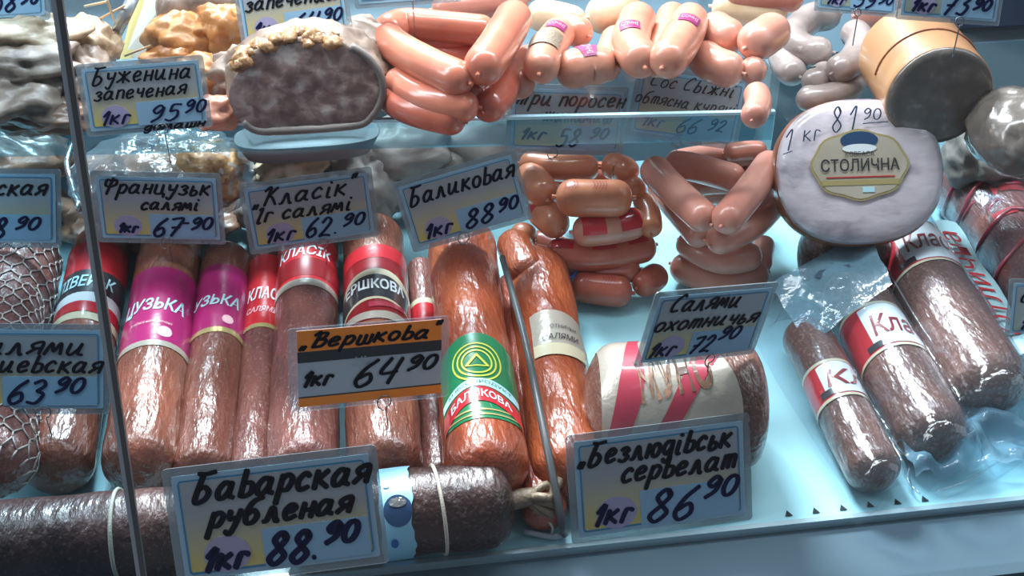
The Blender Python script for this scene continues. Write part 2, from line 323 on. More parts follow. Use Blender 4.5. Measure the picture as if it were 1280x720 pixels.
# ---- handwriting: stroke glyphs, x-height 1
def circ(cx, cy, rx, ry, a0=60, a1=430, n=9): return [(cx+rx*cos(radians(a0+(a1-a0)*i/n)), cy+ry*sin(radians(a0+(a1-a0)*i/n))) for i in range(n+1)]
G = {
'а': [[(.62,.85),(.35,1),(.05,.55),(.12,.08),(.4,.08),(.65,.5),(.7,.95)],[(.7,.95),(.66,.2),(.9,.02)]],
'б': [[(.85,1.75),(.35,1.5),(.08,.8),(.15,.1),(.5,.02),(.72,.45),(.45,.9),(.12,.65)]],
'в': [[(.12,.02),(.22,1.6)],[(.18,.85),(.62,.75),(.66,.2),(.35,0),(.12,.05)]],
'г': [[(.1,.0),(.2,.95),(.45,1.02),(.65,.9)]],
'д': [[(.6,.85),(.3,1),(.05,.5),(.3,.02),(.6,.45),(.65,1)],[(.65,1),(.62,-.3),(.35,-.6),(.15,-.35)]],
'е': [[(.1,.48),(.5,.6),(.6,.85),(.35,1.02),(.06,.6),(.22,.03),(.7,.2)]],
'ж': [[(.05,1),(.45,.5),(0,0)],[(.52,1.05),(.5,-.05)],[(1,1),(.58,.5),(1.05,0)]],
'з': [[(.1,.85),(.4,1.02),(.62,.78),(.32,.55)],[(.32,.55),(.65,.3),(.4,-.02),(.02,.1)]],
'и': [[(.1,1),(.08,.25),(.3,.02),(.6,.5),(.7,1)],[(.7,1),(.66,.15),(.95,.02)]],
'і': [[(.2,1),(.18,.1),(.42,.02)],[(.26,1.42),(.28,1.5)]],
'й': [[(.1,1),(.08,.25),(.3,.02),(.6,.5),(.7,1)],[(.7,1),(.66,.15),(.95,.02)],[(.25,1.4),(.42,1.3),(.6,1.42)]],
'к': [[(.14,1.05),(.08,0)],[(.68,1.02),(.18,.5)],[(.18,.55),(.75,0)]],
'л': [[(0,.05),(.2,.15),(.42,1),(.7,.05),(.85,.05)]],
'м': [[(0,0),(.22,1),(.45,.25),(.7,1),(.88,.02)]],
'н': [[(.14,1),(.08,0)],[(.1,.5),(.62,.52)],[(.68,1),(.62,0)]],
'о': [circ(.36,.5,.32,.5)],
'п': [[(.08,0),(.14,1)],[(.12,.8),(.4,1),(.64,.85),(.66,.02)]],
'р': [[(.16,1),(.02,-.7)],[(.13,.75),(.42,1.02),(.7,.7),(.5,.1),(.12,.12)]],
'с': [[(.62,.82),(.38,1.02),(.06,.55),(.22,.02),(.65,.16)]],
'т': [[(.08,0),(.14,1)],[(.12,.8),(.32,1),(.46,.85),(.46,.02)],[(.46,.8),(.66,1),(.82,.85),(.86,.02)]],
'у': [[(.1,1),(.16,.45),(.5,.5)],[(.7,1),(.55,.1),(.3,-.6),(.02,-.4)]],
'х': [[(.05,1),(.68,0)],[(.7,1),(0,0)]],
'ц': [[(.1,1),(.1,.1),(.6,.08),(.66,1)],[(.64,.5),(.68,.05),(.85,0),(.85,-.35)]],
'ч': [[(.12,1),(.16,.5),(.55,.5)],[(.64,1),(.58,0)]],
'ш': [[(.1,1),(.1,.05),(.48,.05),(.5,1)],[(.5,.05),(.88,.05),(.9,1)]],
'ь': [[(.16,1),(.1,.03),(.45,.0),(.58,.3),(.4,.52),(.14,.45)]],
'ю': [[(.12,1),(.06,0)],[(.1,.5),(.4,.5)],circ(.68,.5,.27,.5)],
'я': [[(.68,0),(.7,1),(.3,.95),(.14,.72),(.35,.48),(.68,.5)],[(.4,.45),(.02,.02)]],
'Б': [[(1.0,1.7),(.5,1.62),(.1,1.68)],[(.38,1.6),(.15,0),(.62,.0),(.82,.45),(.55,.82),(.25,.72)]],
'В': [[(.05,1.4),(.4,1.68),(.25,0)],[(.4,1.62),(.85,1.55),(.72,1.0),(.35,.88)],[(.35,.88),(.95,.75),(.8,.1),(.22,.02)]],
'К': [[(.05,1.4),(.45,1.68),(.2,0)],[(.9,1.62),(.32,.8)],[(.32,.85),(.6,.75),(.95,.0)]],
'С': [[(.85,1.45),(.6,1.68),(.12,.9),(.2,.1),(.75,.12)]],
'Т': [[(.05,1.45),(.35,1.68),(1.15,1.6)],[(.35,1.6),(.1,.1)],[(.7,1.6),(.5,.05)],[(1.05,1.6),(.85,.05)]],
'Ф': [[(.6,1.7),(.35,-.1)],[(.55,1.4),(.15,1.5),(.1,.9),(.5,.75),(.95,1.0),(.9,1.5),(.55,1.4)]],
'Ц': [[(.1,1.6),(.1,.05),(.7,.05),(.74,1.6)],[(.72,.05),(.85,0),(.85,-.3)]],
'І': [[(.1,1.55),(.35,1.65),(.15,.05),(.4,0)]],
'0': [circ(.38,.82,.34,.8,80,450,11)], '1': [[(.02,1.05),(.4,1.65),(.22,.0)]],
'2': [[(.1,1.25),(.4,1.65),(.7,1.3),(.4,.6),(.05,.05)],[(.05,.05),(.4,.12),(.8,.02)]],
'3': [[(.1,1.45),(.45,1.65),(.65,1.3),(.35,.9)],[(.35,.9),(.72,.65),(.5,.05),(.05,.12)]],
'4': [[(.3,1.6),(.08,.7),(.75,.72)],[(.75,1.55),(.55,0)]],
'5': [[(.75,1.6),(.25,1.6),(.18,.95)],[(.18,.95),(.6,1.0),(.68,.4),(.35,.0),(.02,.15)]],
'6': [[(.65,1.65),(.25,1.1),(.06,.4),(.3,.0),(.65,.3),(.5,.8),(.12,.55)]],
'7': [[(.1,1.5),(.45,1.6),(.78,1.5),(.3,0)],[(.2,.75),(.7,.8)]],
'8': [[(.6,1.3),(.4,1.65),(.15,1.3),(.4,.85),(.68,.4),(.35,0),(.08,.35),(.4,.85),(.62,1.3),(.5,1.6)]],
'9': [[(.68,1.35),(.4,1.65),(.1,1.2),(.35,.85),(.68,1.3)],[(.7,1.4),(.6,.5),(.15,.0)]],
'-': [[(.05,.75),(.5,.78)]], '.': [[(.1,.08),(.14,.1)]], ',': [[(.15,.15),(.05,-.25)]], '_': [[(0,-.35),(1.5,-.25)]],
'“': [[(.1,1.9),(.05,1.5)],[(.3,1.95),(.25,1.55)]], '„': [[(.15,.2),(.05,-.2)],[(.35,.2),(.25,-.2)]], "'": [[(.1,1.7),(.05,1.4)]],
}
def ribbon(pts, wd):
    p = [Vector((a, b, 0)) for a, b in pts]; p = catmull(p, 6) if len(p) > 2 else catmull(p, 2)
    p2 = [p[0]]
    for q in p[1:]:
        if (q-p2[-1]).length > 1e-6: p2.append(q)
    p = p2; N = len(p); L, R = [], []
    for i in range(N):
        t = (p[min(i+1, N-1)]-p[max(i-1, 0)]).normalized(); n = Vector((-t.y, t.x, 0))
        k = wd*.5*(.8+.35*abs(t.y))
        if i == 0: e = p[i]-t*k*.6; L.append(e+n*k*.55); R.append(e-n*k*.55)
        L.append(p[i]+n*k); R.append(p[i]-n*k)
        if i == N-1: e = p[i]+t*k*.6; L.append(e+n*k*.55); R.append(e-n*k*.55)
    V = []; F = []
    for a, b in zip(L, R): V += [(a.x, a.y), (b.x, b.y)]
    for i in range(len(L)-1): F.append((2*i, 2*i+1, 2*i+3, 2*i+2))
    return V, F
def hand(text, x, y, w, h, lw, slant=.28, jit=.06, hs=1):
    """handwritten text fitted to width w, x-height h, baseline y (local metres)"""
    rnd = random.Random(text); cx = 0; st = []
    for ch in text:
        if ch == ' ': cx += .6; continue
        g = G[ch]; mx = max(q[0] for s in g for q in s); dy = rnd.uniform(-jit, jit)
        for s in g: st.append([(cx+q[0]+slant*q[1], q[1]+dy) for q in s])
        cx += mx+.26
    sx = w/max(cx-.26+.28, .1); V, F = [], []
    for s in st:
        v, f = ribbon([(x+a*sx, y+b*h) for a, b in s], lw); b0 = len(V); V += v; F += [tuple(i+b0 for i in q) for q in f]
    return V, F
def font2d(text, w, h=None, shear=0, bold=0, cut=None):
    """printed letters as flat mesh centred on 0,0; returns 2-D verts and faces"""
    c = bpy.data.curves.new('t', 'FONT'); c.body = text; c.shear = shear; c.offset = bold; c.align_x = 'CENTER'; c.resolution_u = 3
    o = bpy.data.objects.new('t', c); col.objects.link(o)
    me = bpy.data.meshes.new_from_object(o); bpy.data.objects.remove(o)
    V = np.array([v.co[:2] for v in me.vertices]); 
    bm = bmesh.new(); bm.from_mesh(me); mn, mx_ = V.min(0), V.max(0); s = w/(mx_[0]-mn[0]); sy = (h/(mx_[1]-mn[1])) if h else s
    for v in bm.verts: v.co.x = (v.co.x-(mn[0]+mx_[0])/2)*s; v.co.y = (v.co.y-(mn[1]+mx_[1])/2)*sy
    if cut:
        k = -w/2+cut
        while k < w/2:
            bmesh.ops.bisect_plane(bm, geom=bm.verts[:]+bm.edges[:]+bm.faces[:], plane_co=(k, 0, 0), plane_no=(1, 0, 0)); k += cut
    bmesh.ops.triangulate(bm, faces=bm.faces[:]); bm.verts.index_update()
    out = [(v.co.x, v.co.y) for v in bm.verts], [tuple(v.index for v in f.verts) for f in bm.faces]
    bm.free(); return out
# ------------------------------------------------------------ setting
def slab(name, x0, x1, y0, y1, z0, z1, m): return struct(name, boxgeo(x0, x1, y0, y1, z0, z1), m)
slab('floor', -.9, 1.2, -.018, .80, -.02, 0, M['deck'])
slab('trim_4', -.9, 1.2, .62, .64, 0, .135, M['backwall'])
slab('wall_back', -.9, 1.2, 1.0, 1.02, -.02, .40, M['backwall'])
slab('trim_5', -.9, 1.2, .64, 1.0, .115, .135, M['backwall'])
slab('wall_left', -.93, -.9, -.02, 1.02, -.02, .40, M['wall'])
slab('wall_right', 1.2, 1.23, -.02, 1.02, -.02, .40, M['dark'])
rail = struct('trim_1', boxgeo(-.9, 1.2, -.092, -.0185, -.04, -.006), M['rail'])
lip = struct('trim_2', boxgeo(-.9, 1.2, -.0215, -.0165, -.02, .0025), M['raillip'])
slab('trim_3', -.9, 1.2, -.12, -.075, -.4, -.045, M['skirt'])
for i in range(6):                       # punched drain slots at the deck's front edge
    px = 985+i*34; c = P(px, 642-(px-985)*.108, .0006)
    v = [(c.x-.0035, c.y-.003, .0008), (c.x+.0035, c.y-.003, .0008), (c.x, c.y+.004, .0008)]
    o = part('slot', [Vector(q) for q in v], [(0, 1, 2)], M['slot'], smooth=False); o.parent = bpy.data.objects['floor']
    o.matrix_parent_inverse = bpy.data.objects['floor'].matrix_basis.inverted()
# glass shelf with plastic front strip (slightly askew like the photograph's)
ang = math.atan2(.308-.367, .289+.337)
mw = Matrix.Translation((-.337, .367, .218)) @ Matrix.Rotation(ang, 4, 'Z')
gs = root('glass_shelf', None, 'clear glass upper shelf carrying frankfurters and meats across the case', 'shelf', mw=mw)
v, f = boxgeo(-.55, .735, 0, .62, 0, .006); part('glass_sheet', v, f, M['shelf'], gs, False, False)
v, f = boxgeo(-.55, .735, -.004, -.001, -.020, .008); part('front_strip', v, f, M['strip'], gs, False, False, label='teal clear plastic strip along the shelf front')
v, f = boxgeo(-.55, .735, -.0055, -.0005, .0085, .0115); part('strip_highlight', v, f, M['striphighlight'], gs, False, False)  # bright cyan bar painted in as the highlight along the strip's top
for xx in (-.5, .72):
    v, f = boxgeo(xx, xx+.012, .2, .23, -.218, 0); part('shelf_post', v, f, M['steel'], gs, False, False)
gs2 = root('glass_shelf', (.455, .40, .150), 'lower glass shelf section at the right carrying the baloney and grey-white sausages', 'shelf')
v, f = boxgeo(0, .74, 0, .54, 0, .006); part('glass_sheet', v, f, M['shelf'], gs2, False, False)
for xx in (.03, .70):
    v, f = boxgeo(xx, xx+.012, .15, .18, -.150, 0); part('shelf_post', v, f, M['steel'], gs2, False, False)
# slanted front panes with the joint between them
tilt = tan(radians(12))
def pane_pt(x, z): return Vector((x, -.080+z*tilt, z))
def hitpane(px, py):
    d = ray(px, py); # y = -.080+z*tilt
    k = (-.080+CAM[2]*tilt-CAM[1])/(d[1]-d[2]*tilt); return Vector(CAM+d*k)
jt, jb = hitpane(75, 0), hitpane(180, 720); dx = (jt.x-jb.x)/(jt.z-jb.z)
def jx(z): return jb.x+(z-jb.z)*dx
Z0, Z1 = -.006, .62
def panegeo(xa0, xa1, xb0, xb1, th=.004):
    a = [pane_pt(xa0, Z0), pane_pt(xb0, Z0), pane_pt(xb1, Z1), pane_pt(xa1, Z1)]
    return a, [(0, 1, 2, 3)]
r0 = root('window_1', pane_pt(jx(Z0), Z0), 'slanted front glass of the display case, two panes met by a thin grey joint', None, kind='structure')
v, f = panegeo(-.9, -.9, jx(Z0)-.0045, jx(Z1)-.0045); part('pane', v, f, M['glassleft'], r0, False, label='left pane, tinted to put in the dimness of the left side')  # glass tint stands in for the darkness left of the joint
v, f = panegeo(jx(Z0)+.002, jx(Z1)+.002, 1.2, 1.2); part('pane', v, f, M['glass'], r0, False, label='clear right pane')
def strip_geo(off, w_, th):
    vs = []
    for z in (Z0, Z1):
        for yy in (-th, th):
            for xx in (off-w_/2, off+w_/2): vs.append(pane_pt(jx(z)+xx, z)+Vector((0, yy, 0)))
    return vs, [(0, 1, 3, 2), (4, 6, 7, 5), (0, 4, 5, 1), (2, 3, 7, 6), (0, 2, 6, 4), (1, 5, 7, 3)]
v, f = strip_geo(.0, .0034, .0025); part('rubber_seal', v, f, M['seam'], r0, False)
v, f = strip_geo(-.0034, .0030, .002); part('glass_edge', v, f, M['seamlight'], r0, False)
# ------------------------------------------------------------ price tags
def fit_pose(corners, depth, aspect):
    """pose of a w x w*aspect rectangle from its four picture corners (TL TR BR BL); bottom centre at a depth"""
    c = np.array(corners, float); bc = (c[2]+c[3])/2
    w0 = (np.linalg.norm(c[1]-c[0])+np.linalg.norm(c[2]-c[3]))/2*depth/FPX
    base = np.array(RT), np.array([0, .25, .968])
    def build(p):
        u = RT+0*p[0]; v = np.array([0.0, .3, .954]); v = v-u*(u@v); v /= np.linalg.norm(v); n = np.cross(u, v)
        B = np.array([u, v, n]).T; a = np.linalg.norm(p[:3]); K = np.array([[0, -p[2], p[1]], [p[2], 0, -p[0]], [-p[1], p[0], 0]])
        Rm = np.eye(3) if a < 1e-9 else np.eye(3)+np.sin(a)/a*K+(1-np.cos(a))/a/a*K@K
        B = B@Rm; W = p[3]*w0; H = W*aspect*p[6]
        o = CAM+(FW+RT*(p[4]-640)/FPX-UP*(p[5]-360)/FPX)*depth
        return B, W, H, o
    def res(p):
        B, W, H, o = build(p); q = [o-B[:, 0]*W/2+B[:, 1]*H, o+B[:, 0]*W/2+B[:, 1]*H, o+B[:, 0]*W/2, o-B[:, 0]*W/2]; r = []
        for a, b in zip(q, c):
            d = a-CAM; r += [640+FPX*(d@RT)/(d@FW)-b[0], 360-FPX*(d@UP)/(d@FW)-b[1]]
        return np.array(r+[p[0]*10, p[1]*10, (p[6]-1)*60])
    p = np.array([0, 0, 0, 1, bc[0], bc[1], 1], float)
    for it in range(40):
        r = res(p); J = np.array([(res(p+e)-r)/1e-5 for e in np.eye(7)*1e-5]).T
        p = p-np.linalg.solve(J.T@J+np.eye(7)*1e-3, J.T@r)
    return build(p)
def rect(x0, y0, x1, y1, rr=0, n=5):
    if rr <= 0: return [(x0, y0), (x1, y0), (x1, y1), (x0, y1)]
    o = []
    for cx, cy, a in ((x1-rr, y0+rr, -90), (x1-rr, y1-rr, 0), (x0+rr, y1-rr, 90), (x0+rr, y0+rr, 180)):
        for i in range(n+1): t = radians(a+90*i/n); o.append((cx+rr*cos(t), cy+rr*sin(t)))
    return o
def plate(poly, z0, z1):
    n = len(poly); V = [(a, b, z0) for a, b in poly]+[(a, b, z1) for a, b in poly]
    F = [tuple(reversed(range(n))), tuple(range(n, 2*n))]+[(i, (i+1) % n, (i+1) % n+n, i+n) for i in range(n)]
    return V, F
def ringplate(x0, y0, x1, y1, t, z):
    o = rect(x0, y0, x1, y1, t*2.5); i = rect(x0+t, y0+t, x1-t, y1-t, t*1.5); n = len(o)
    return [(a, b, z) for a, b in o]+[(a, b, z) for a, b in i], [(k, (k+1) % n, (k+1) % n+n, k+n) for k in range(n)]
def price_tag(corners, zb, lines, price, label, kind='blue', depth=None, weight=True, lw=1.0, aspect=None, pin=True, pinx=.5, pindown=.03, ring=True, group='handwritten price tags', boxx=.42):
    c = np.array(corners, float); bc = (c[2]+c[3])/2
    d = depth or dep(P(bc[0], bc[1], zb))
    asp = aspect or .60
    B, W, H, o = fit_pose(corners, d, asp)
    mw = Matrix(((B[0, 0], B[0, 1], B[0, 2], o[0]), (B[1, 0], B[1, 1], B[1, 2], o[1]), (B[2, 0], B[2, 1], B[2, 2], o[2]), (0, 0, 0, 1)))
    t = root('price_tag', None, label, 'price tag', group, mw=mw)
    def L(name, vf, m, sm=False): 
        vs = [(q[0]-W/2, q[1], q[2]) for q in vf[0]]; return part(name, vs, vf[1], m, t, sm, False)
    def flat(v2, z): return [(a, b, z) for a, b in v2[0]], v2[1]
    L('sleeve', plate(rect(0, 0, W, H, .025*W), -.0012, -.0001), M['sleeve'] if kind != 'orange' else M['sleeveclr'])
    m = .04*W
    if kind == 'orange':
        x0, x1 = .055*W, .95*W
        L('card', plate(rect(x0, .06*H, x1, .97*H), 0, .0005), M['cardpale'])
        L('heading_band', plate(rect(x0, .72*H, x1, .97*H), .0005, .0008), M['orange'])
        L('dark_band', plate(rect(x0, .59*H, x1, .72*H), .0005, .0008), M['charcoal'])
        L('thin_band', plate(rect(x0, .165*H, x1, .18*H), .0005, .0008), M['charcoal'])
        L('foot_band', plate(rect(x0, .06*H, x1, .165*H), .0005, .0008), M['orange'])
    else:
        L('card', plate(rect(m, m, W-m, H-m, .01*W), 0, .0005), M['cardblue'])
        key = 'g%.3f%s' % (H, kind)
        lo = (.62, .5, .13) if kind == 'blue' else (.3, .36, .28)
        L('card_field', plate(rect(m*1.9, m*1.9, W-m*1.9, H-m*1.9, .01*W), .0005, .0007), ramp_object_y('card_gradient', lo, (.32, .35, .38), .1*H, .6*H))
        L('frame_line', ringplate(m*1.6, m*1.6, W-m*1.6, H-m*1.6, .008*W, .0009), M['cardline'])
        L('price_box', plate(rect(boxx*W, .1*H, .92*W, .42*H), .0007, .001), M['cardbox'])
        if weight: L('weight_circle', plate([(.25*W+.11*W*cos(k*pi/12), .25*H+.09*W*sin(k*pi/12)) for k in range(24)], .0007, .001), M['cardlilac'])
    gs_ = []; gw = []
    for i, (tx, x, y, w_, h) in enumerate(lines):
        g = hand(tx, x*W, y*H+.05*h*H, w_*W, h*H*.82, .021*W*lw); L('handwritten_word', flat(g, .0013), M['ink'])
    if price:
        gp = []
        for tx, x, y, w_, h in price: L('handwritten_price', flat(hand(tx, x*W, y*H-.02*H, w_*W, h*H*.78, .023*W*lw), .0014), M['inkblue'] if kind != 'orange' else M['ink'])
    if pin:
        q = mw.inverted(); px_ = (pinx-.5)*W; R_ = .045*W
        down = (q.to_3x3() @ Vector((0, .0, -1))).normalized()
        loop = [(px_+R_*cos(a), R_*.35+R_*sin(a), .0022+.0008*a) for a in np.linspace(-1.2, 4.6, 14)]
        st = [Vector(loop[0])+down*pindown, Vector(loop[0])+down*pindown*.5]+[Vector(p_) for p_ in loop] if ring else [Vector((px_, .004, .002)), Vector((px_, 0, .001)), Vector((px_, 0, 0))+down*pindown]
        v, f = tube(st, .0006, 5, 4); part('wire_pin', v, f, M['wire'], t, True, False)
    return t
BX = [('1кг', .14, .18, .22, .14)]
def pr(a, b, x=.45, h=.2): return [('1кг', .13, .17, .24, .14), (a, x, .15, .26, h), (b, x+.29, .24, .18, .13)]
price_tag([(95, 82), (252, 68), (268, 158), (107, 170)], .25, [('Буженина', .1, .70, .8, .16), ('запеченая', .1, .48, .74, .14), ('домашн', .45, .02, .5, .07)], pr('95', '90', .5, .17), 'price tag reading Буженина запеченая 95 90, left of the sliced meats on the upper shelf', lw=.85, pinx=.6)
price_tag([(288, -28), (430, -48), (440, 42), (304, 62)], .28, [('салямі', .1, .72, .6, .14), ('запечений', .08, .50, .84, .15)], pr('64', '90', .46, .19), 'price tag ending in запечений 64 90, above the cut ham with brown crust', pinx=.62, lw=.9)
price_tag([(440, -75), (572, -85), (577, 1), (443, 13)], .31, [('Ціна', .1, .6, .6, .16)], pr('70', '90'), 'price tag cut by the top edge, above the left end of the pink frankfurters', pinx=.55, pindown=.045, ring=False)
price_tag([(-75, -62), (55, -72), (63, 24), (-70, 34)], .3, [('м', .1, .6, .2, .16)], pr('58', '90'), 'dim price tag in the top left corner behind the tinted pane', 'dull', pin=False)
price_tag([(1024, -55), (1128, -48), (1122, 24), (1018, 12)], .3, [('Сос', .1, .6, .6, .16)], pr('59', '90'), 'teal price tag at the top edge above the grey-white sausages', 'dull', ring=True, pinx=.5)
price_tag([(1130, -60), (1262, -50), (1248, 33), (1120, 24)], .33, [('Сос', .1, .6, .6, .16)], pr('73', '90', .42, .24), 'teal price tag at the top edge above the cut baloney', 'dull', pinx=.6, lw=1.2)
price_tag([(637, 103), (787, 110), (778, 194), (630, 192)], .126, [('Три поросен', .06, .70, .92, .16), ('житамиш', .3, .48, .58, .14)], [('1кг', .12, .24, .22, .12), ('58', .42, .14, .2, .2), ('90', .7, .27, .16, .12)], 'price tag reading Три поросен 58 90 over the orange sausage bunch', lw=.85, weight=False, pinx=.4, boxx=.5)
price_tag([(797, 78), (940, 100), (918, 188), (783, 170)], .135, [('Сос Свіжні', .12, .72, .76, .13), ('обтясна курячі', .02, .48, .9, .12)], [('1кг', .12, .2, .2, .12), ('66', .42, .16, .2, .17), ('92', .7, .25, .16, .13)], 'price tag reading Сос 66 92 over the pink frankfurter bunch left of the round ham', lw=.6, weight=False, pinx=.45, boxx=.5)
price_tag([(113, 213), (274, 218), (284, 305), (122, 303)], .085, [('Французьк', .08, .70, .84, .15), ('салямі', .36, .48, .46, .12)], [('1кг', .17, .18, .16, .10), ('67', .43, .13, .24, .2), ('-90', .66, .24, .25, .13)], 'price tag reading Французьк салямі 67-90 above the magenta-labelled salami', pinx=.54, pindown=.02)
price_tag([(-88, 207), (76, 213), (76, 308), (-86, 311)], .085, [('киев', .1, .66, .34, .13), ('ская', .50, .66, .40, .15)], [('1кг', .17, .18, .2, .12), ('58', .36, .13, .22, .2), ('90', .64, .25, .2, .12)], 'price tag ending in ская and 90 at the left edge, above the netted salamis', pin=False)
price_tag([(296, 230), (465, 210), (474, 293), (314, 320)], .088, [('„Класік“', .08, .66, .78, .17), ('Іг салямі', .08, .44, .74, .14)], pr('62.', '90', .43, .2), 'price tag reading Класік салямі 62.90, above the red-labelled salamis', pinx=.55, lw=.95, pindown=.02)
price_tag([(487, 228), (645, 187), (664, 272), (520, 318)], .088, [('Баликовая', .08, .64, .88, .17)], pr('88', '90', .45, .19), 'price tag reading Баликовая 88 90 above the green-labelled sausage', pinx=.42, pindown=.02)
price_tag([(-62, 402), (136, 407), (137, 516), (-60, 520)], .085, [('Салями', .08, .66, .78, .15), ('киевская', .2, .46, .76, .14)], [('1кг', .05, .17, .16, .12), ('63', .34, .14, .25, .2), ('90', .64, .26, .2, .13)], 'price tag ending in ская 63 90 at the left edge, left of the joint strip', pinx=.58, pindown=.02, boxx=.32, weight=False)
tg = price_tag([(356, 412), (565, 393), (556, 497), (366, 516)], .088, [('„Вершкова“', .07, .76, .86, .12)], [('1кг', .08, .33, .19, .13), ('64', .38, .26, .3, .24), ('90', .72, .40, .2, .13)], 'orange and black price tag reading Вершкова 64 90', 'orange', aspect=.52, pinx=.58, pindown=.02)
v2, f2 = font2d('Ціна', .022, shear=.35); part('printed_word', [(a-.004, b+.0402, .001) for a, b in v2], f2, M['cardpale'], tg, False, False)
price_tag([(818, 366), (977, 352), (938, 443), (795, 460)], .125, [('Салями', .14, .72, .58, .16), ('охотничья', .06, .48, .86, .14)], [('1кг', .08, .16, .22, .14), ('72', .40, .15, .2, .17), ('90', .62, .30, .18, .13)], 'price tag reading Салями охотничья 72 90 above the fat silver and red sausage log', lw=.95, boxx=.4, pinx=.6, pindown=.015)
price_tag([(202, 590), (470, 553), (487, 705), (222, 735)], .0, [('Баварская', .12, .70, .84, .16), ('рубленая', .18, .47, .68, .14)], [('1кг', .13, .15, .22, .14), ('88.', .42, .13, .26, .2), ('90', .7, .25, .17, .13)], 'large price tag reading Баварская рубленая 88.90, leaning on the front salami', lw=1.25, pin=False, depth=.925)
price_tag([(706, 545), (937, 515), (940, 650), (716, 682)], .0, [('„Безлюдівськ', .06, .71, .84, .14), ('сервелат', .28, .51, .64, .14)], [('1кг', .12, .18, .22, .14), ('86', .40, .13, .28, .22), ('90', .72, .29, .2, .14)], 'large price tag reading Безлюдівськ сервелат 86 90 at the front of the case', lw=1.05, pin=False, boxx=.38)
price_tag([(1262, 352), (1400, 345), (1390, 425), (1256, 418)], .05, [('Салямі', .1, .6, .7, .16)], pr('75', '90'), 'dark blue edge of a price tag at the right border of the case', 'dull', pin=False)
# ------------------------------------------------------------ large salami chubs on the deck
def chub(back, front, rpx, mat_, label, name='salami_chub', group='salami chubs lying side by side on the deck', capf=.75, capb=.7, wob=.05, layer=0, seed=0, clip=True):
    z = .001; p0 = P(front[0], front[1], .035); r = mpx(rpx, p0)
    a = P(front[0], front[1], r+layer); b = P(back[0], back[1], r+layer)
    S = Sweep([a, b], r, capf, capb, wob=wob, seed=seed)
    t = root(name, (a+b)/2-Vector((0, 0, r)), label, 'sausage', group)
    v, f = S.mesh(36); part('casing', v, f, mat_, t)
    if clip:
        d = (b-a).normalized(); v, f = tube([b-d*.003, b+d*.006, b+d*.012], r*.16, 8, 3); part('knotted_end', v, f, M['foilend'], t)
    S.y0 = a; S.d = (b-a).normalized(); return t, S
def sat(S, px, py):      # arc length along chub of the picture point on its top line
    q = P(px, py, S.p[0].z+S.r); return (q-S.y0).dot(S.d)
def lab(t, S, pyb, pyf, px, m, name='label_band', a=2.3, eps=.0006, label=None):
    v, f = S.patch(sat(S, px, pyf), sat(S, px, pyb), -a, a, eps); return part(name, v, f, m, t, label=label)
def txt(t, S, text, px, py, wpx, m, hpx=None, ang=0, shear=.2, bold=.02, eps=.0012, name='label_print', rot=0):
    s = sat(S, px, py); q = P(px, py, S.p[0].z+S.r)
    v, f = font2d(text, mpx(wpx, q), mpx(hpx, q)*1.45 if hpx else None, shear, bold, cut=.004)
    if rot: v = [(x*cos(rot)-y*sin(rot), x*sin(rot)+y*cos(rot)) for x, y in v]
    return part(name, S.wrap(v, s, ang, eps), f, m, t, False)
t, S = chub((130, 302), (68, 600), 46, M['s_rust'], 'reddish salami with black, red and white label crossed by the grey joint strip', seed=1)
lab(t, S, 300, 336, 118, M['red']); lab(t, S, 336, 364, 112, M['black']); lab(t, S, 364, 376, 108, M['white'], 'cream_stripe'); lab(t, S, 376, 388, 105, M['red'], 'red_stripe'); lab(t, S, 389, 397, 103, M['cream'], 'foil_stripe')
txt(t, S, 'ЛІВЕРЬК', 113, 350, 78, M['paleblue'], 17)
t, S = chub((216, 298), (172, 600), 49, M['s_rust'], 'orange-brown salami with the larger magenta label, right of the joint strip', seed=2)
lab(t, S, 334, 424, 195, M['magenta']); lab(t, S, 424, 431, 192, M['silver'], 'foil_stripe')
txt(t, S, 'ЦУЗЬКА', 196, 381, 78, M['paleblue'], 22); txt(t, S, 'ковбаса напівкопчена', 193, 402, 52, M['lightpink'], 4, bold=0)
v, f = S.patch(lambda a: sat(S, 193, 413)-.008*sqrt(max(0, 1-((a-.42)/.22)**2)), lambda a: sat(S, 193, 413)+.008*sqrt(max(0, 1-((a-.42)/.22)**2)), .2, .64, .0011, 4, 10); part('label_spot', v, f, M['lightpink'], t)
t, S = chub((284, 318), (252, 602), 39, M['s_brown'], 'brown salami with the smaller magenta label, second magenta one from the joint strip', seed=3)
lab(t, S, 330, 408, 275, M['magenta']); lab(t, S, 408, 414, 270, M['gold'], 'foil_stripe'); txt(t, S, 'УЗЬКА', 275, 374, 60, M['paleblue'], 16)
v, f = S.patch(lambda a: sat(S, 270, 398)-.007*sqrt(max(0, 1-((a-.5)/.22)**2)), lambda a: sat(S, 270, 398)+.007*sqrt(max(0, 1-((a-.5)/.22)**2)), .28, .72, .0011, 4, 10); part('label_spot', v, f, M['lightpink'], t)
t, S = chub((336, 316), (314, 602), 30, M['s_wine'], 'narrow dark salami with bright red label, squeezed beside the big silver-banded red one', seed=4)
lab(t, S, 318, 404, 326, M['red']); lab(t, S, 404, 409, 322, M['gold'], 'foil_stripe'); txt(t, S, 'КЛАС', 325, 366, 40, M['white'], 18); txt(t, S, 'САЛЯМІ', 324, 386, 38, M['lightpink'], 8)
t, S = chub((386, 292), (378, 603), 47, M['s_wine'], 'thick wine-brown salami with red and silver collar label, lying behind the orange tag', seed=5)
lab(t, S, 292, 348, 384, M['red']); lab(t, S, 322, 344, 384, M['darkred'], 'dark_band', eps=.0009); lab(t, S, 348, 356, 384, M['silver'], 'foil_stripe'); txt(t, S, 'КЛАСІК', 386, 313, 72, M['white'], 15)
t, S = chub((466, 288), (482, 602), 49, M['s_rust'], 'orange-brown salami with dark red and cream label, right of the silver-collared one', seed=6)
lab(t, S, 306, 398, 468, M['darkred'])
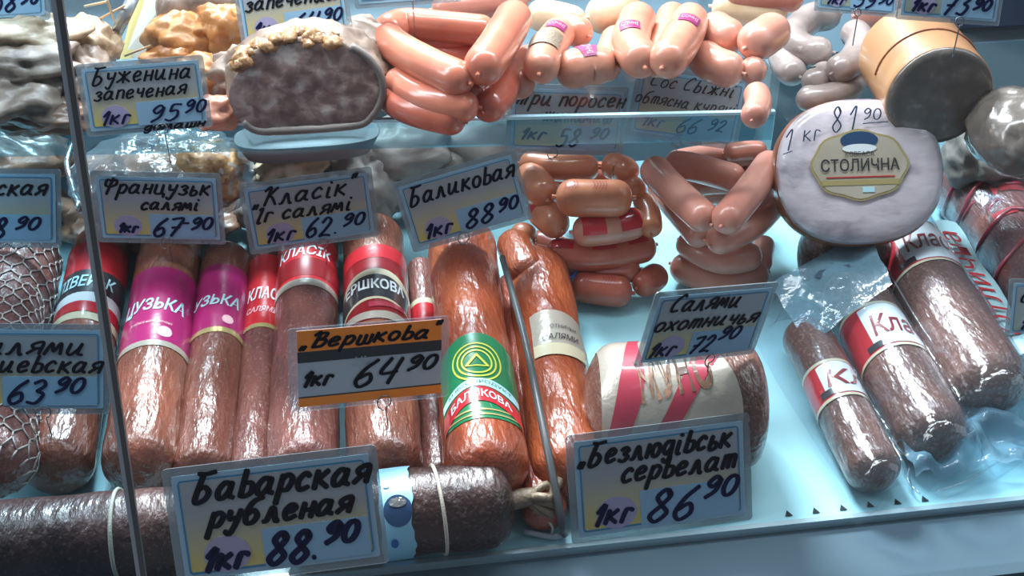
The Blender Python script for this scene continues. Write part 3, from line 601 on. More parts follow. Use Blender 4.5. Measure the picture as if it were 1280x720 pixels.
v, f = S.patch(lambda a: sat(S, 468, 374)-.012*a*a, lambda a: sat(S, 468, 336)-.012*a*a, -1.5, 1.5, .0009); part('cream_field', v, f, M['cream'], t)
v, f = S.patch(lambda a: sat(S, 468, 371)-.012*a*a, lambda a: sat(S, 468, 343)-.012*a*a, -1.5, 1.5, .0011); part('black_band', v, f, M['black'], t)
v, f = S.patch(lambda a: sat(S, 468, 398)-.004*a, lambda a: sat(S, 468, 389)-.002*a, -1.7, 1.7, .0011); part('foil_stripe', v, f, M['silver'], t)
v, f = S.patch(lambda a: sat(S, 468, 322), lambda a: sat(S, 468, 306), -1.3, 1.3, .0009); part('red_field', v, f, M['red'], t)
txt(t, S, 'ЕРШКОВА', 468, 355, 82, M['white'], 15, shear=0, bold=.03, eps=.0016)
v, f = S.patch(lambda a: sat(S, 468, 384), lambda a: sat(S, 468, 378), -.2, .9, .0013); part('pink_band', v, f, M['pink'], t)
t, S = chub((525, 330), (548, 602), 21, M['s_wine'], 'thin salami stick with small red and cream band between two thick salamis', seed=7, name='salami_stick')
lab(t, S, 372, 378, 527, M['cream'], 'cream_stripe'); lab(t, S, 378, 405, 528, M['red'])
t, S = chub((640, 352), (682, 652), 30, M['s_red'], 'slim red sausage lying under the right flank of the green-labelled one', seed=8, name='smoked_sausage')
t, S = chub((576, 296), (610, 612), 53, M['s_orange'], 'glossy orange-brown sausage with round green label', seed=9, layer=.012, name='smoked_sausage', wob=.08)
dome = lambda py0, dr: (lambda a: sat(S, 604, py0)-dr*a*a)
v, f = S.patch(dome(522, .0), dome(415, .022), -1.15, 1.15, .0006, 14); part('label_band', v, f, M['green'], t, label='green label with a yellow triangle emblem and a red arc')
sc_ = sat(S, 600, 452)
def ringpatch(rad_, wd, m, nm='emblem_ring'):
    V, F = [], []; n = 40
    for k in range(n):
        a = 2*pi*k/n
        for rr in (rad_, rad_+wd): V.append(S.surf(sc_+rr*sin(a)*1.25, rr*cos(a)/S.r, .0012))
    for k in range(n): k2 = (k+1) % n; F.append((2*k, 2*k+1, 2*k2+1, 2*k2))
    part(nm, V, F, m, t)
for rr in (.021, .0165, .0125): ringpatch(rr, .0016, M['yellowgreen'])
tri = [(0, .0105), (-.0095, -.006), (.0095, -.006)]
tv, tf = [], []
for k in range(3):
    a_, b_ = tri[k], tri[(k+1) % 3]; g = ribbon([a_, b_], .0022); b0 = len(tv); tv += g[0]; tf += [tuple(i+b0 for i in q) for q in g[1]]
part('emblem_triangle', S.wrap(tv, sc_, 0, .0015), tf, M['yellowgreen'], t)
v, f = S.patch(lambda a: sat(S, 604, 483)-.012*a*a, lambda a: sat(S, 604, 474)-.012*a*a, -1.1, 1.1, .0013); part('pale_band', v, f, M['paleblue'], t)
v, f = S.patch(lambda a: sat(S, 604, 501)-.02*a*a, lambda a: sat(S, 604, 484)-.016*a*a, -1.1, 1.1, .0013); part('red_arc', v, f, M['red'], t)
g = font2d('БАЛИКОВА', .056, .0095, 0, .02, .004); part('label_print', [S.surf(sat(S, 604, 492)-.018*(u/S.r)**2+vv, u/S.r, .0018) for u, vv in g[0]], g[1], M['white'], t, False)
g = font2d("М'ЯСОПРОДУКТ", .06, .0045, 0, 0, .004); part('small_print', [S.surf(sat(S, 604, 478.5)-.012*(u/S.r)**2+vv, u/S.r, .0018) for u, vv in g[0]], g[1], M['green'], t, False)
for yy in (512, 518): 
    v, f = S.patch(lambda a: sat(S, 606, yy), lambda a: sat(S, 606, yy-2), -1.1, 1.1, .0012); part('gold_stripe', v, f, M['gold'], t)
t, S = chub((668, 322), (716, 612), 49, M['s_orange'], 'fat orange sausage with crumpled silver label, right of the grey divider', seed=10, name='smoked_sausage', wob=.09, capb=1.3)
sil = S
v, f = S.patch(lambda a: sat(S, 694, 441)-.003*a, lambda a: sat(S, 688, 388)-.004*a*a, -.62, 1.1, .0008); part('silver_label', v, f, M['silver'], t)
v, f = S.patch(lambda a: sat(S, 694, 441)-.002, lambda a: sat(S, 692, 428), -.6, 1.05, .0013); part('cream_stripe', v, f, M['cream'], t)
txt(t, S, 'САЛЯМИ', 693, 420, 48, M['black'], 8, ang=.25, bold=0, eps=.0018); txt(t, S, 'ОХОТНИЧЬИ', 690, 409, 44, M['black'], 5, ang=.25, bold=0, eps=.0018)
# twisted tip of that sausage with its blue cord
a = P(668, 330, .04); b = P(642, 300, .03)
S2 = Sweep([P(664, 350, .05), P(650, 322, .05), P(640, 300, .045)], .020, .9, .9)
v, f = S2.mesh(20); t2 = single('smoked_sausage', v, f, M['s_orange'], 'short pinched orange sausage end behind the silver-labelled sausage', 'sausage')
v, f = tube([P(640, 290, .05), P(670, 318, .055), P(700, 342, .04), P(715, 346, .035), P(722, 336, .035)], .0016, 6, 6); single('blue_cord', v, f, M['clipblue'], 'thin blue cord looped below the orange sausage bunch', 'cord')
# grey divider between the chubs
Sd = [P(628, 322, .075), P(655, 420, .078), P(680, 540, .07), P(700, 640, .035), P(705, 668, .004)]
v, f = tube(Sd, .0034, 8, 8); dv = root('divider_rod', P(705, 668, 0), 'grey bent rod dividing the sausages, running from the back to the front lip', 'divider')
part('rod', v, f, M['divider'], dv)
v, f = tube([P(705, 668, .004), P(690, 671, .004), P(655, 664, .006)], .0026, 8, 4); part('rod_foot', v, f, M['seamlight'], dv)
# netted salamis far left
for i, (bk, fr, rp, lb) in enumerate([((30, 308), (5, 420), 52, 'brown salami in white netting, nearer the back at the left edge'), ((8, 372), (-10, 600), 50, 'brown salami in white netting, below it at the left edge')]):
    t, S = chub(bk, fr, rp, M['s_wine'], lb, 'netted_salami', 'netted salamis', seed=20+i, layer=.03 if i else .0)
    gg = []; na_ = 14; ds = S.r*2*pi/na_*.9; ns = int(S.L/ds)
    for k in range(ns):
        for j in range(na_):
            a0 = 2*pi*(j+.5*(k % 2))/na_; s0 = (k+.3)*ds
            p_ = [S.surf(s0, a0, .001), S.surf(min(S.L, s0+ds*.4), a0, .0012)]; gg.append(tube(p_, .0009, 4, 1))
            for sg in (-1, 1): gg.append(tube([S.surf(min(S.L, s0+ds*.4), a0, .0012), S.surf(min(S.L, s0+ds), a0+sg*pi/na_, .001)], .0009, 4, 1))
    v, f = join(gg); o = part('netting', v, f, M['net'], t); o['kind'] = 'stuff'
# front salami logs across the case
def front_log(p0, p1, rpx, label, seed):
    a = P(p0[0], p0[1], .04); r = mpx(rpx, a); a = P(p0[0], p0[1], r); b = P(p1[0], p1[1], r); b.y = a.y+(b.y-a.y)
    S = Sweep([a, b], r, .6, .6, wob=.07, seed=seed); t = root('salami_log', (a+b)/2-Vector((0, 0, r)), label, 'sausage', 'dark salamis lying along the front lip')
    v, f = S.mesh(40); part('casing', v, f, M['s_dark'], t); return t, S
t, S = front_log((-80, 690), (296, 655), 57, 'dark wrinkled salami lying across the front left corner, tied with pale twine', 31)
def twine_ring(S, s, t, lean=0):
    v, f = tube([S.surf(s+lean*sin(k*pi/9), 2*pi*k/18, .0012) for k in range(18)], .0017, 6, 3, True); part('twine', v, f, M['twine'], t)
twine_ring(S, (P(132, 640, .07)-S.p[0]).length, t)
t, S = front_log((350, 656), (642, 628), 55, 'dark speckled salami with blue paper label and twine, lying below the green-labelled sausage', 32)
sx = lambda px: (P(px, 590, .078)-P(350, 611, .078)).length+.0
twine_ring(S, sx(553), t, .004)
v, f = S.patch(lambda a: sx(478)+.0006*sin(a*7), lambda a: sx(519)+.0012*sin(a*5)+.0006*sin(a*17), -.9, 2.6, .0012, 4, 40); part('paper_label', v, f, M['bluelabel'], t)
def oval(S, sc0, ac, rs, ra, m, nm, eps=.002):
    V = [S.surf(sc0, ac, eps)]; n = 24
    for k in range(n): V.append(S.surf(sc0+rs*cos(2*pi*k/n), ac+ra*sin(2*pi*k/n), eps))
    part(nm, V, [(0, 1+k, 1+(k+1) % n) for k in range(n)], m, t)
oval(S, sx(501), .72, .0115, .34, M['navy'], 'emblem'); oval(S, sx(501), .55, .007, .1, M['foil'], 'emblem_shine', .0026)
oval(S, sx(488), .15, .0025, .05, M['clipblue'], 'label_mark'); oval(S, sx(494), 1.45, .003, .12, M['clipblue'], 'label_mark')
e = S.p[-1]; rk = random.Random(4)
gg = [tube([e+Vector((-.006, 0, 0)), e+Vector((.008, .002, .002)), e+Vector((.018, .004, .0))], .008, 8, 3)]
for k in range(6):
    gg.append(tube([e+Vector((.012, .003, 0)), e+Vector((.02+rk.random()*.01, rk.uniform(-.01, .015), rk.uniform(-.012, .012))), e+Vector((.03+rk.random()*.012, rk.uniform(-.015, .02), rk.uniform(-.022, .016)))], .004, 5, 3))
v, f = join(gg); part('tied_end', v, f, M['foilend'], t)
v, f = tube([e+Vector((.012, 0, .0)), e+Vector((.03, -.01, -.02)), P(690, 668, .004), P(700, 672, .003)], .0012, 6, 6); part('twine_tail', v, f, M['twine'], t)
# ------------------------------------------------------------ fat silver and red log
c0, c1 = P(800, 492, .055), P(905, 500, .055); dirv = Vector((1, -.12, 0)).normalized(); r = .056
mid = P(845, 508, r); S = Sweep([mid-dirv*.082, mid+dirv*.078], r, .55, .35, wob=.04, seed=40)
t = root('sausage_log', mid-Vector((0, 0, r)), 'fat stubby sausage log with silver wrapper and red stripes, right of the orange sausages', 'sausage')
v, f = S.mesh(44); part('casing', v, f, M['s_pack'], t)
v, f = S.patch(.012, lambda a: .1+.03*sin(a+.6), -2.2, 2.4, .0008, 14); part('silver_wrapper', v, f, M['silver'], t)
v, f = S.patch(lambda a: .03-.012*(a-.2), lambda a: .046-.008*(a-.2)+.004*sin(3*a), -1.9, 2.2, .0014, 4); part('red_stripe', v, f, M['pink'], t)
v, f = S.patch(lambda a: .075+.04*(.6-a)*.7, lambda a: .089+.042*(.75-a)*.8, -.6, 2.0, .0014, 4); part('red_stripe', v, f, M['pink'], t)
g = font2d('МУНО', .085, .036, .1, .03, .004); part('wrapper_print', [S.surf(.073-vv*.2+u*.75, .35-vv/S.r*1.1-u*3, .0018) for u, vv in g[0]], g[1], M['brownmeat'], t, False)
# ------------------------------------------------------------ three-pack in clear film
pk = []
def packchub(bk, fr, rpx, label, seed, tx, lb0, lb1):
    a = P(fr[0], fr[1], .03); r = mpx(rpx, a); a = P(fr[0], fr[1], r); b = P(bk[0], bk[1], r)
    S = Sweep([a, b], r, .8, .9, wob=.05, seed=seed); S.y0 = a; S.d = (b-a).normalized(); pk.append(S)
    t = root('packed_salami', (a+b)/2-Vector((0, 0, r)), label, 'sausage', 'salamis in the clear vacuum pack'); v, f = S.mesh(36); part('casing', v, f, M['s_pack'], t)
    s0, s1 = lb0*S.L, lb1*S.L
    v, f = S.patch(s0, s1, -2.2, 2.2, .0006); part('label_band', v, f, M['red'], t)
    v, f = S.patch(lambda q: s0-.002, lambda q: s0+.0015, -2.2, 2.2, .001, 2); part('cream_stripe', v, f, M['cream'], t)
    v, f = S.patch(lambda q: s1-.0015, lambda q: s1+.002, -2.2, 2.2, .001, 2); part('cream_stripe', v, f, M['cream'], t)
    v, f = S.patch(lambda q: s0+.003+.004*q*q, lambda q: s1-.002-.004*q*q, -.75, 1.25, .0011); part('white_field', v, f, M['white'], t)
    g = font2d(tx, S.r*1.7, (s1-s0)*.45, .2, .01, .004); part('label_print', S.wrap(g[0], (s0+s1)/2, .25, .0017), g[1], M['darkred'], t, False)
    v, f = S.patch(s0+.004, s0+.012, -1.0, -.5, .0012); part('dark_panel', v, f, M['black'], t)
    v, f = tube([b-S.d*.003, b+S.d*.006, b+S.d*.011], r*.2, 8, 3); part('knotted_end', v, f, M['foilend'], t)
packchub((1002, 410), (1099, 602), 36, 'smallest salami of the clear pack, nearest the empty deck', 51, 'Кл', .40, .62)
packchub((1058, 352), (1176, 560), 46, 'middle salami of the clear three-pack', 52, 'Клас', .42, .68)
packchub((1120, 292), (1246, 500), 52, 'largest salami of the clear pack, on its right side', 53, 'Класік', .62, .88)
def drape(poly_px, chubs, z0, nu, nv, fn):
    """sheet over a quad on the deck (four picture corners, TL TR BR BL), resting on the bodies below"""
    c = [P(x, y, 0) for x, y in poly_px]; V, F = [], []
    for i in range(nv+1):
        for j in range(nu+1):
            u, w_ = j/nu, i/nv; p = c[0].lerp(c[1], u).lerp(c[3].lerp(c[2], u), w_)
            z = z0+.004*fn*(noise.noise(Vector((p.x*45, p.y*45, 3)))+.5)
            for S in chubs:
                a, d = S.p[0], (S.p[-1]-S.p[0]).normalized(); k = (Vector((p.x, p.y, a.z))-a); s = k.dot(d); q = max(0, min(S.L, s)); dist = ((k-d*q).length)
                over = max(0, s-S.L, -s)
                e = S.r*1.03
                if dist < e: zz = S.r+sqrt(max(0, e*e-dist*dist))
                elif dist < e*1.75: zz = S.r*((e*1.75-dist)/(e*.75))**1.6
                else: zz = 0
                if dist < e and zz < S.r: zz = S.r
                z = max(z, zz+.0025)
            u_ = min(u, 1-u, w_, 1-w_)
            V.append(Vector((p.x, p.y, max(z, .002))))
    for i in range(nv):
        for j in range(nu): q = i*(nu+1)+j; F.append((q, q+nu+1, q+nu+2, q+1))
    return V, F
fr_ = root('vacuum_film', P(1110, 470, 0), 'clear crinkled vacuum film drawn over the three salamis at the right', 'plastic film')
v, f = drape([(925, 400), (1150, 250), (1362, 560), (1070, 664)], pk, .003, 90, 90, 1); part('film_sheet', v, f, M['film'], fr_)
fl = [P(962, 356, .055), P(1082, 288, .085), P(1116, 352, .085), P(1010, 432, .04)]
V = []; nf = 18
for i in range(nf+1):
    for j in range(nf+1):
        p = fl[0].lerp(fl[1], j/nf).lerp(fl[3].lerp(fl[2], j/nf), i/nf); V.append(p+Vector((0, 0, .006*noise.noise(p*40))))
part('hanging_flap', V, [(i*(nf+1)+j, (i+1)*(nf+1)+j, (i+1)*(nf+1)+j+1, i*(nf+1)+j+1) for i in range(nf) for j in range(nf)], M['filmblue'], fr_, label='bluish film flap with a punched hanger hole')
v, f = drape([(1112, 575), (1265, 500), (1330, 590), (1138, 622)], [], .012, 24, 24, 6); part('film_end', v, f, M['filmblue'], fr_)
hn = (fl[1]-fl[0]).cross(fl[3]-fl[0]).normalized(); hn = hn if hn.z > 0 else -hn
def onflap(x, y):
    d = Vector(ray(x, y)); c_ = Vector(CAM); q0 = fl[0]+hn*.006; return c_+d*((q0-c_).dot(hn)/d.dot(hn))
hp = [onflap(x, y) for x, y in [(1018, 345), (1024, 338), (1034, 336), (1040, 328), (1045, 333), (1062, 330), (1063, 336), (1050, 341), (1034, 342), (1024, 348)]]
part('hanger_hole', hp, [tuple(range(10))], M['hole'], fr_, False)
for pts in ([(1105, 330), (1160, 420), (1215, 480)], [(1062, 420), (1100, 480), (1150, 540)], [(1036, 520), (1070, 570), (1095, 600)], [(1140, 575), (1135, 600), (1150, 618)], [(1170, 615), (1210, 600), (1260, 570)]):
    zz = .06 if pts[0][1] < 500 else .012
    zz = {330: .05, 420: .02}.get(pts[0][1], .008)
    v, f = tube([P(x, y, zz) for x, y in pts], .0009, 6, 6); part('film_crease', v, f, M['filmwhite'], fr_)
# white wrapper strip with red cursive
t = root('wrapper_strip', P(1215, 365, 0), 'pale blue wrapper strip with red lettering, right of the three-pack', 'wrapper')
A, Bq, Cq, D = P(1150, 283, .035), P(1195, 278, .045), P(1300, 440, .05), P(1262, 455, .035)
n_ = 16; V = []; 
for i in range(n_+1):
    for j in range(5):
        p = A.lerp(D, i/n_).lerp(Bq.lerp(Cq, i/n_), j/4); V.append(p+Vector((0, 0, .006*sin(j/4*pi)+.002*sin(i*.9))))
F = [(i*5+j, i*5+j+1, i*5+j+6, i*5+j+5) for i in range(n_) for j in range(4)]
part('wrapper', V, F, M['paleblue'], t)
g = font2d('Отлична', .20, .024, .3, .0)
ax = (A.lerp(Bq, .5)-D.lerp(Cq, .5)); Ln = ax.length; ax.normalize(); sdv = (Bq-A).normalized(); mm = (A+Bq+Cq+D)/4; nn = ax.cross(sdv).normalized()
if nn.z < 0: nn = -nn
part('wrapper_print', [mm+ax*u*.95+sdv*-vv*.8+nn*.0085 for u, vv in g[0]], g[1], M['red'], t, False)
# red-clipped packed sausages at the far right
rs = []
for i, (a, b, rp, lb) in enumerate([((1195, 215), (1262, 300), 40, 'red-netted sausage in clear film at the right edge, upper one'), ((1240, 255), (1330, 400), 46, 'red-netted sausage in clear film at the right edge, lower one'), ((1262, 195), (1340, 280), 38, 'red-netted sausage behind the others at the right edge')]):
    za = .04; r = mpx(rp, P(*a, za)); S = Sweep([P(b[0], b[1], za), P(a[0], a[1], za)], r, .8, .8, wob=.08, seed=60+i)
    t = root('netted_sausage', (S.p[0]+S.p[-1])/2-Vector((0, 0, r)), lb, 'sausage', 'red-netted packed sausages'); v, f = S.mesh(30); part('casing', v, f, M['s_wine'], t)
    for k in range(4):
        s0 = S.L*(.12+.25*k); v, f = tube([S.surf(s0+.01*sin(q*.7), 2*pi*q/20, .0015) for q in range(20)], .0022, 6, 2, True); part('red_cord', v, f, M['pink'], t)
    for k in range(5):
        v, f = S.patch(S.L*.2*k+.004, S.L*.2*k+.016, -.8+.5*(k % 3), -.2+.5*(k % 3), .001, 3, 6); part('red_patch', v, f, M['red'], t)
    rs.append(S)
    v, f = Sweep([P(b[0], b[1], za), P(a[0], a[1], za)], r*1.07, .7, .7, wob=.2, seed=80+i).mesh(30); part('film_wrap', v, f, M['film'], t)
# ------------------------------------------------------------ round ham
hc = P(1078, 213, .155); zc = .155
nrm = Vector((-.12, -.80, .60)).normalized(); uu = Vector((cos(radians(-5)), sin(radians(-5)), 0)); uu = (uu-nrm*uu.dot(nrm)).normalized(); vv_ = nrm.cross(uu)
W2, H2 = mpx(106, hc), mpx(93, hc)
hm = Matrix(((uu.x, vv_.x, nrm.x, hc.x), (uu.y, vv_.y, nrm.y, hc.y), (uu.z, vv_.z, nrm.z, hc.z), (0, 0, 0, 1)))
t = root('round_ham', None, 'big round white-wrapped ham end with an oval sticker and handwritten price 81 90', 'ham', mw=hm)
def sup(a, k=2.35): return (math.copysign(abs(cos(a))**(2/k), cos(a)), math.copysign(abs(sin(a))**(2/k), sin(a)))
def hamring(sx_, z, n=64): return [(W2*sx_*sup(2*pi*k/n)[0], H2*sx_*sup(2*pi*k/n)[1], z) for k in range(n)]
rings = [hamring(s, z) for s, z in [(.02, .004), (.35, .0035), (.7, .0025), (.88, .0), (.955, -.004), (.99, -.010)]]
def loft(rings):
    V = sum(rings, []); n = len(rings[0]); F = [(i*n+k, (i+1)*n+k, (i+1)*n+(k+1) % n, i*n+(k+1) % n) for i in range(len(rings)-1) for k in range(n)]
    return V, F+[tuple(range(n)), tuple(reversed(range((len(rings)-1)*n, len(rings)*n)))]
v, f = loft(rings); part('wrapped_face', v, f, M['hamwhite'], t, True, False)
v, f = loft([hamring(s, z) for s, z in [(.985, -.0095), (1.0, -.014), (1.01, -.025), (1.0, -.034), (.93, -.042), (.7, -.047), (.1, -.048)]]); part('casing', v, f, M['hamside'], t, True, False)
el = lambda cx, cy, rx, ry, n=40, w=0: [(cx+(rx+w*cos(8*2*pi*k/n))*cos(2*pi*k/n), cy+(ry+w*cos(8*2*pi*k/n))*sin(2*pi*k/n)) for k in range(n)]
sx0, sy0 = -.004, .005
v, f = plate(el(sx0, sy0, W2*.57, H2*.47, 48, .0012), .0048, .0054); part('sticker_rim', v, f, M['gold'], t, False, False)
v, f = plate(el(sx0, sy0, W2*.54, H2*.44, 48, .0012), .0054, .006); part('oval_sticker', v, f, M['sticker'], t, False, False, label='beige oval sticker with dark lettering')
v, f = plate(el(sx0, sy0+H2*.33, W2*.22, H2*.12), .006, .0066); part('sticker_emblem', v, f, M['navy'], t, False, False)
v, f = plate(el(sx0, sy0+H2*.22, W2*.2, H2*.06), .0066, .007); part('emblem_ribbon', v, f, M['white'], t, False, False)
def flatp(nm, g, cx, cy, z, m): return part(nm, [(cx+a, cy+b, z) for a, b in g[0]], g[1], m, t, False, False)
flatp('sticker_print', font2d('СТОЛИЧНА', W2*.92, H2*.17, 0, .012), sx0, sy0-.000, .0072, M['black'])
flatp('sticker_small_print', font2d('КОВБАСА', W2*.34, H2*.07, 0, .0), sx0, sy0+H2*.145, .0072, M['black'])
v, f = plate(rect(sx0-W2*.4, sy0-H2*.17, sx0+W2*.4, sy0-H2*.155), .006, .0068); part('sticker_line', v, f, M['red'], t, False, False)
v, f = plate(rect(sx0-W2*.45, sy0-H2*.27, sx0+W2*.45, sy0-H2*.2), .006, .0065); part('sticker_band', v, f, M['gold'], t, False, False)
v, f = plate(rect(sx0+W2*.02, sy0-H2*.37, sx0+W2*.16, sy0-H2*.30), .006, .0068); part('sticker_seal', v, f, M['paleblue'], t, False, False)
ang_ = radians(14); gg = []
for tx, x, y, w_, h, lw in [('1', -.078, .022, .010, .0125, .0014), ('кг', -.060, .031, .020, .010, .0013), ('8', -.031, .039, .013, .0155, .0015), ('1', -.013, .041, .010, .014, .0015), ('90', .001, .050, .020, .0068, .0013)]:
    a2, b2 = hand(tx, x, y, w_, h, lw, slant=.1); gg.append(([(p[0], p[1], .0052) for p in a2], b2))
for q in ([(-.080, .018), (-.071, .021)], [(.001, .0465), (.026, .0475)]):
    a2, b2 = ribbon(q, .0012); gg.append(([(p[0], p[1], .0052) for p in a2], b2))
v, f = join(gg); part('handwritten_price', v, f, M['inkpen'], t, False, False)
v, f = Sweep([P(1000, 322, .04), P(1110, 318, .04)], .038, .6, .6, wob=.04, seed=5).mesh(30); single('ham_log', v, f, M['s_dark'], 'ham log under the round white ham, casing darkened for the shadow there', 'ham')  # dark casing paints in the shadow below the ham
# ------------------------------------------------------------ link sausages
def link(pts, rpx, m, label, group, prints=None, tips=True, wob=.03, name='frankfurter', cap=1.0):
    w3 = [P(*p) for p in pts]; r = mpx(rpx, w3[len(w3)//2]); S = Sweep(w3, r, cap, cap, wob=wob, seed=random.random()*50)
    low = min(p.z for p in w3)-r
    t = root(name, Vector((sum((p for p in w3), Vector())/len(w3)).to_tuple()[:2]+(low,)), label, 'sausage', group)
    v, f = S.mesh(26); part('casing', v, f, m, t)
    if tips:
        for p, q in ((w3[0], w3[1]), (w3[-1], w3[-2])):
            d = (p-q).normalized(); v, f = tube([p-d*r*.12, p+d*r*.1, p+d*r*.22], r*.12, 7, 2); part('twisted_tip', v, f, m, t)
    return t, S
g1 = 'pink frankfurters heaped on the upper shelf'
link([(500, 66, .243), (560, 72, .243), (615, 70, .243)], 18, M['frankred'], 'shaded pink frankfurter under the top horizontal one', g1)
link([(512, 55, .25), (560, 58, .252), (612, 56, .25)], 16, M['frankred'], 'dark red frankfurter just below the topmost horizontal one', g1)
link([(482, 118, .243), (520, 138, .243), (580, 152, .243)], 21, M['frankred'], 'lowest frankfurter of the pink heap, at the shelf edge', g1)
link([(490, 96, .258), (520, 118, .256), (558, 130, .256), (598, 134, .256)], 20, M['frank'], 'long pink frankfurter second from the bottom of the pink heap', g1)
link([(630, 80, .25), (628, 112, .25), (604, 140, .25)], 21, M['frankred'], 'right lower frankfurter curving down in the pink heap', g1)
link([(478, 42, .275), (505, 30, .272), (560, 34, .272), (618, 40, .27)], 20, M['frank'], 'topmost horizontal pink frankfurter at the back of the heap', g1)
link([(478, 44, .28), (500, 62, .28), (540, 84, .28), (586, 104, .28)], 23, M['frank'], 'thick pink frankfurter slanting down across the front of the pink heap', g1)
link([(645, 16, .29), (628, 48, .292), (598, 92, .29)], 25, M['frank'], 'thick pink frankfurter slanting up to the right on top of the pink heap', g1)
link([(585, 100, .262), (592, 120, .262)], 13, M['frankred'], 'small frankfurter end poking out at the middle of the pink heap', g1, cap=.8)
link([(540, 12, .245), (620, 4, .245), (660, 0, .245)], 17, M['frankdull'], 'dull pink sausage far behind the pink heap', g1)
g2 = 'plump sausages with small purple labels on the upper shelf'
def plabel(t, S, s, a, w=.011, h=.009):
    a_ = w/S.r/1.0
    v, f = S.patch(s-h, s+h, a-a_/2-.25, a+a_/2+.25, .0008, 4, 8); part('small_label', v, f, M['purple'], t)
    g = font2d('СОЧНІ', .016, .008, 0, 0, .004); part('label_print', S.wrap(g[0], s, a, .0014), g[1], M['lightpink'], t, False)
def pl(pts, rp, m, lb, ls=None, tip=False):
    t, S = link(pts, rp, m, lb, g2, name='plump_sausage', wob=.06)
    if ls: plabel(t, S, S.L*ls[0], ls[1])
    return t, S
pl([(648, 112, .245), (652, 88, .245), (668, 66, .25)], 20, M['plump'], 'plump sausage with wrinkled left end, leftmost beside the pink heap')
pl([(700, 30, .262), (735, 45, .262)], 20, M['plump'], 'plump sausage at the back behind the foil-tipped one')
t, S = pl([(674, 92, .268), (684, 62, .27), (702, 36, .268)], 22, M['plump'], 'plump upright sausage with crumpled foil tip', (.7, .2))
v, f = S.patch(S.L*.28, S.L*.55, -1.0, .9, .0012, 5, 10); part('foil_tip', v, f, M['foilend'], t)
pl([(698, 92, .255), (735, 82, .256), (770, 84, .255)], 24, M['plump'], 'plump sausage lying level with a purple label at its middle', (.52, .1))
pl([(752, 92, .25), (762, 70, .252), (772, 44, .25)], 20, M['plump'], 'plain plump sausage behind the level one')
pl([(806, 84, .268), (788, 52, .27), (800, 18, .268)], 24, M['plump'], 'upright plump sausage with purple label, left one of the two upright', (.42, -.1))
pl([(818, 84, .25), (830, 52, .252), (842, 16, .25)], 21, M['plump'], 'pale plump sausage between the two upright labelled ones')
pl([(828, 84, .272), (850, 52, .275), (866, 20, .272)], 25, M['plump'], 'upright plump sausage with purple label, right one of the two upright', (.55, .25))
g3 = 'plain pale sausages on the upper shelf'
link([(884, 30, .262), (905, 44, .262), (926, 52, .262)], 24, M['frankpale'], 'plain pale sausage, left of the linked pair at the top', g3, name='plain_sausage')
link([(932, 60, .266), (952, 48, .268), (972, 34, .266)], 25, M['frankpale'], 'plain pale sausage, right of the linked pair at the top', g3, name='plain_sausage')
link([(872, 66, .246), (895, 82, .246), (928, 92, .246)], 23, M['frankpale'], 'plain pale sausage below the linked pair, left half', g3, name='plain_sausage')
link([(932, 92, .246), (942, 88, .246), (956, 86, .246)], 18, M['frankpale'], 'short plain pale sausage below the linked pair, right half', g3, name='plain_sausage')
link([(944, 112, .243), (948, 130, .243), (940, 150, .243)], 17, M['frankdull'], 'dull plain sausage beside the slanted Сос tag', g3, name='plain_sausage')
g4 = 'grey-white curled sausages on the upper shelf'
link([(1048, 18, 0.194), (1012, 24, 0.194), (992, 48, 0.194), (1008, 64, 0.194), (1040, 66, 0.194)], 20, M['greywhite'], 'grey-white sausage curled into a C at the upper left of its heap', g4, name='white_sausage')
link([(1062, 36, 0.202), (1076, 52, 0.202), (1066, 76, 0.200), (1040, 92, 0.198)], 19, M['greywhite'], 'grey-white sausage bent down the right side of its heap', g4, name='white_sausage')
link([(975, 56, 0.178), (982, 82, 0.178), (1000, 96, 0.178)], 18, M['greywhite'], 'grey-white sausage at the lower left of its heap', g4, name='white_sausage')
link([(1008, 96, 0.184), (1020, 100, 0.184), (1036, 88, 0.184)], 17, M['greywhite'], 'short bright grey-white sausage at the centre of its heap', g4, name='white_sausage')
link([(1000, 118, 0.175), (1020, 124, 0.175), (1060, 112, 0.175), (1072, 90, 0.175)], 17, M['greywhite'], 'lowest grey-white sausage curving under its heap', g4, name='white_sausage')
g5 = 'pale sausages at the back of the upper shelf'
link([(660, 18, .245), (695, 22, .247), (730, 32, .245)], 20, M['yellowish'], 'pale yellow sausage behind the foil-tipped one', g5, name='pale_sausage')
link([(735, 22, .262), (765, 16, .262), (790, 4, .262)], 24, M['yellowish'], 'bright cream sausage at the top edge behind the plump ones', g5, name='pale_sausage')
link([(890, 8, .245), (930, 12, .245), (985, 14, .245)], 20, M['yellowish'], 'cream sausage at the top edge behind the linked pair', g5, name='pale_sausage')
link([(905, -10, .262), (950, -6, .262), (1005, -4, .262)], 20, M['frankdull'], 'dull pink sausage cut by the top edge of the view', g5, name='pale_sausage')
link([(1070, 20, .177), (1110, 12, .177), (1150, 2, .177)], 22, M['frankdull'], 'dull pink sausage behind the cut baloney', g5, name='pale_sausage')
g6 = 'orange sausages with red print heaped below the shelf'
def redprint(t, S, sp, a0=-.9, a1=1.3):
    for k in sp:
        v, f = S.patch(S.L*k-.012, S.L*k+.012, a0, a1, .0007, 5, 12); part('red_print', v, f, M['red'], t)
        for q in range(5): 
            g = ribbon([(-.006, -.006+.003*q), (0, -.004+.003*q), (.006, -.006+.003*q)], .0006); part('print_line', S.wrap(g[0], S.L*k, .25, .0012), g[1], M['pink'], t, False)
def ol(pts, rp, lb, m='frankor', sp=(), wob=.04, a0=-.9, a1=1.3):
    t, S = link(pts, rp, M[m], lb, g6, name='printed_sausage', wob=wob); redprint(t, S, sp, a0, a1); return t, S
ol([(690, 232, .05), (770, 232, .05)], 20, 'orange sausage lowest at the back of its heap', 'frankred')
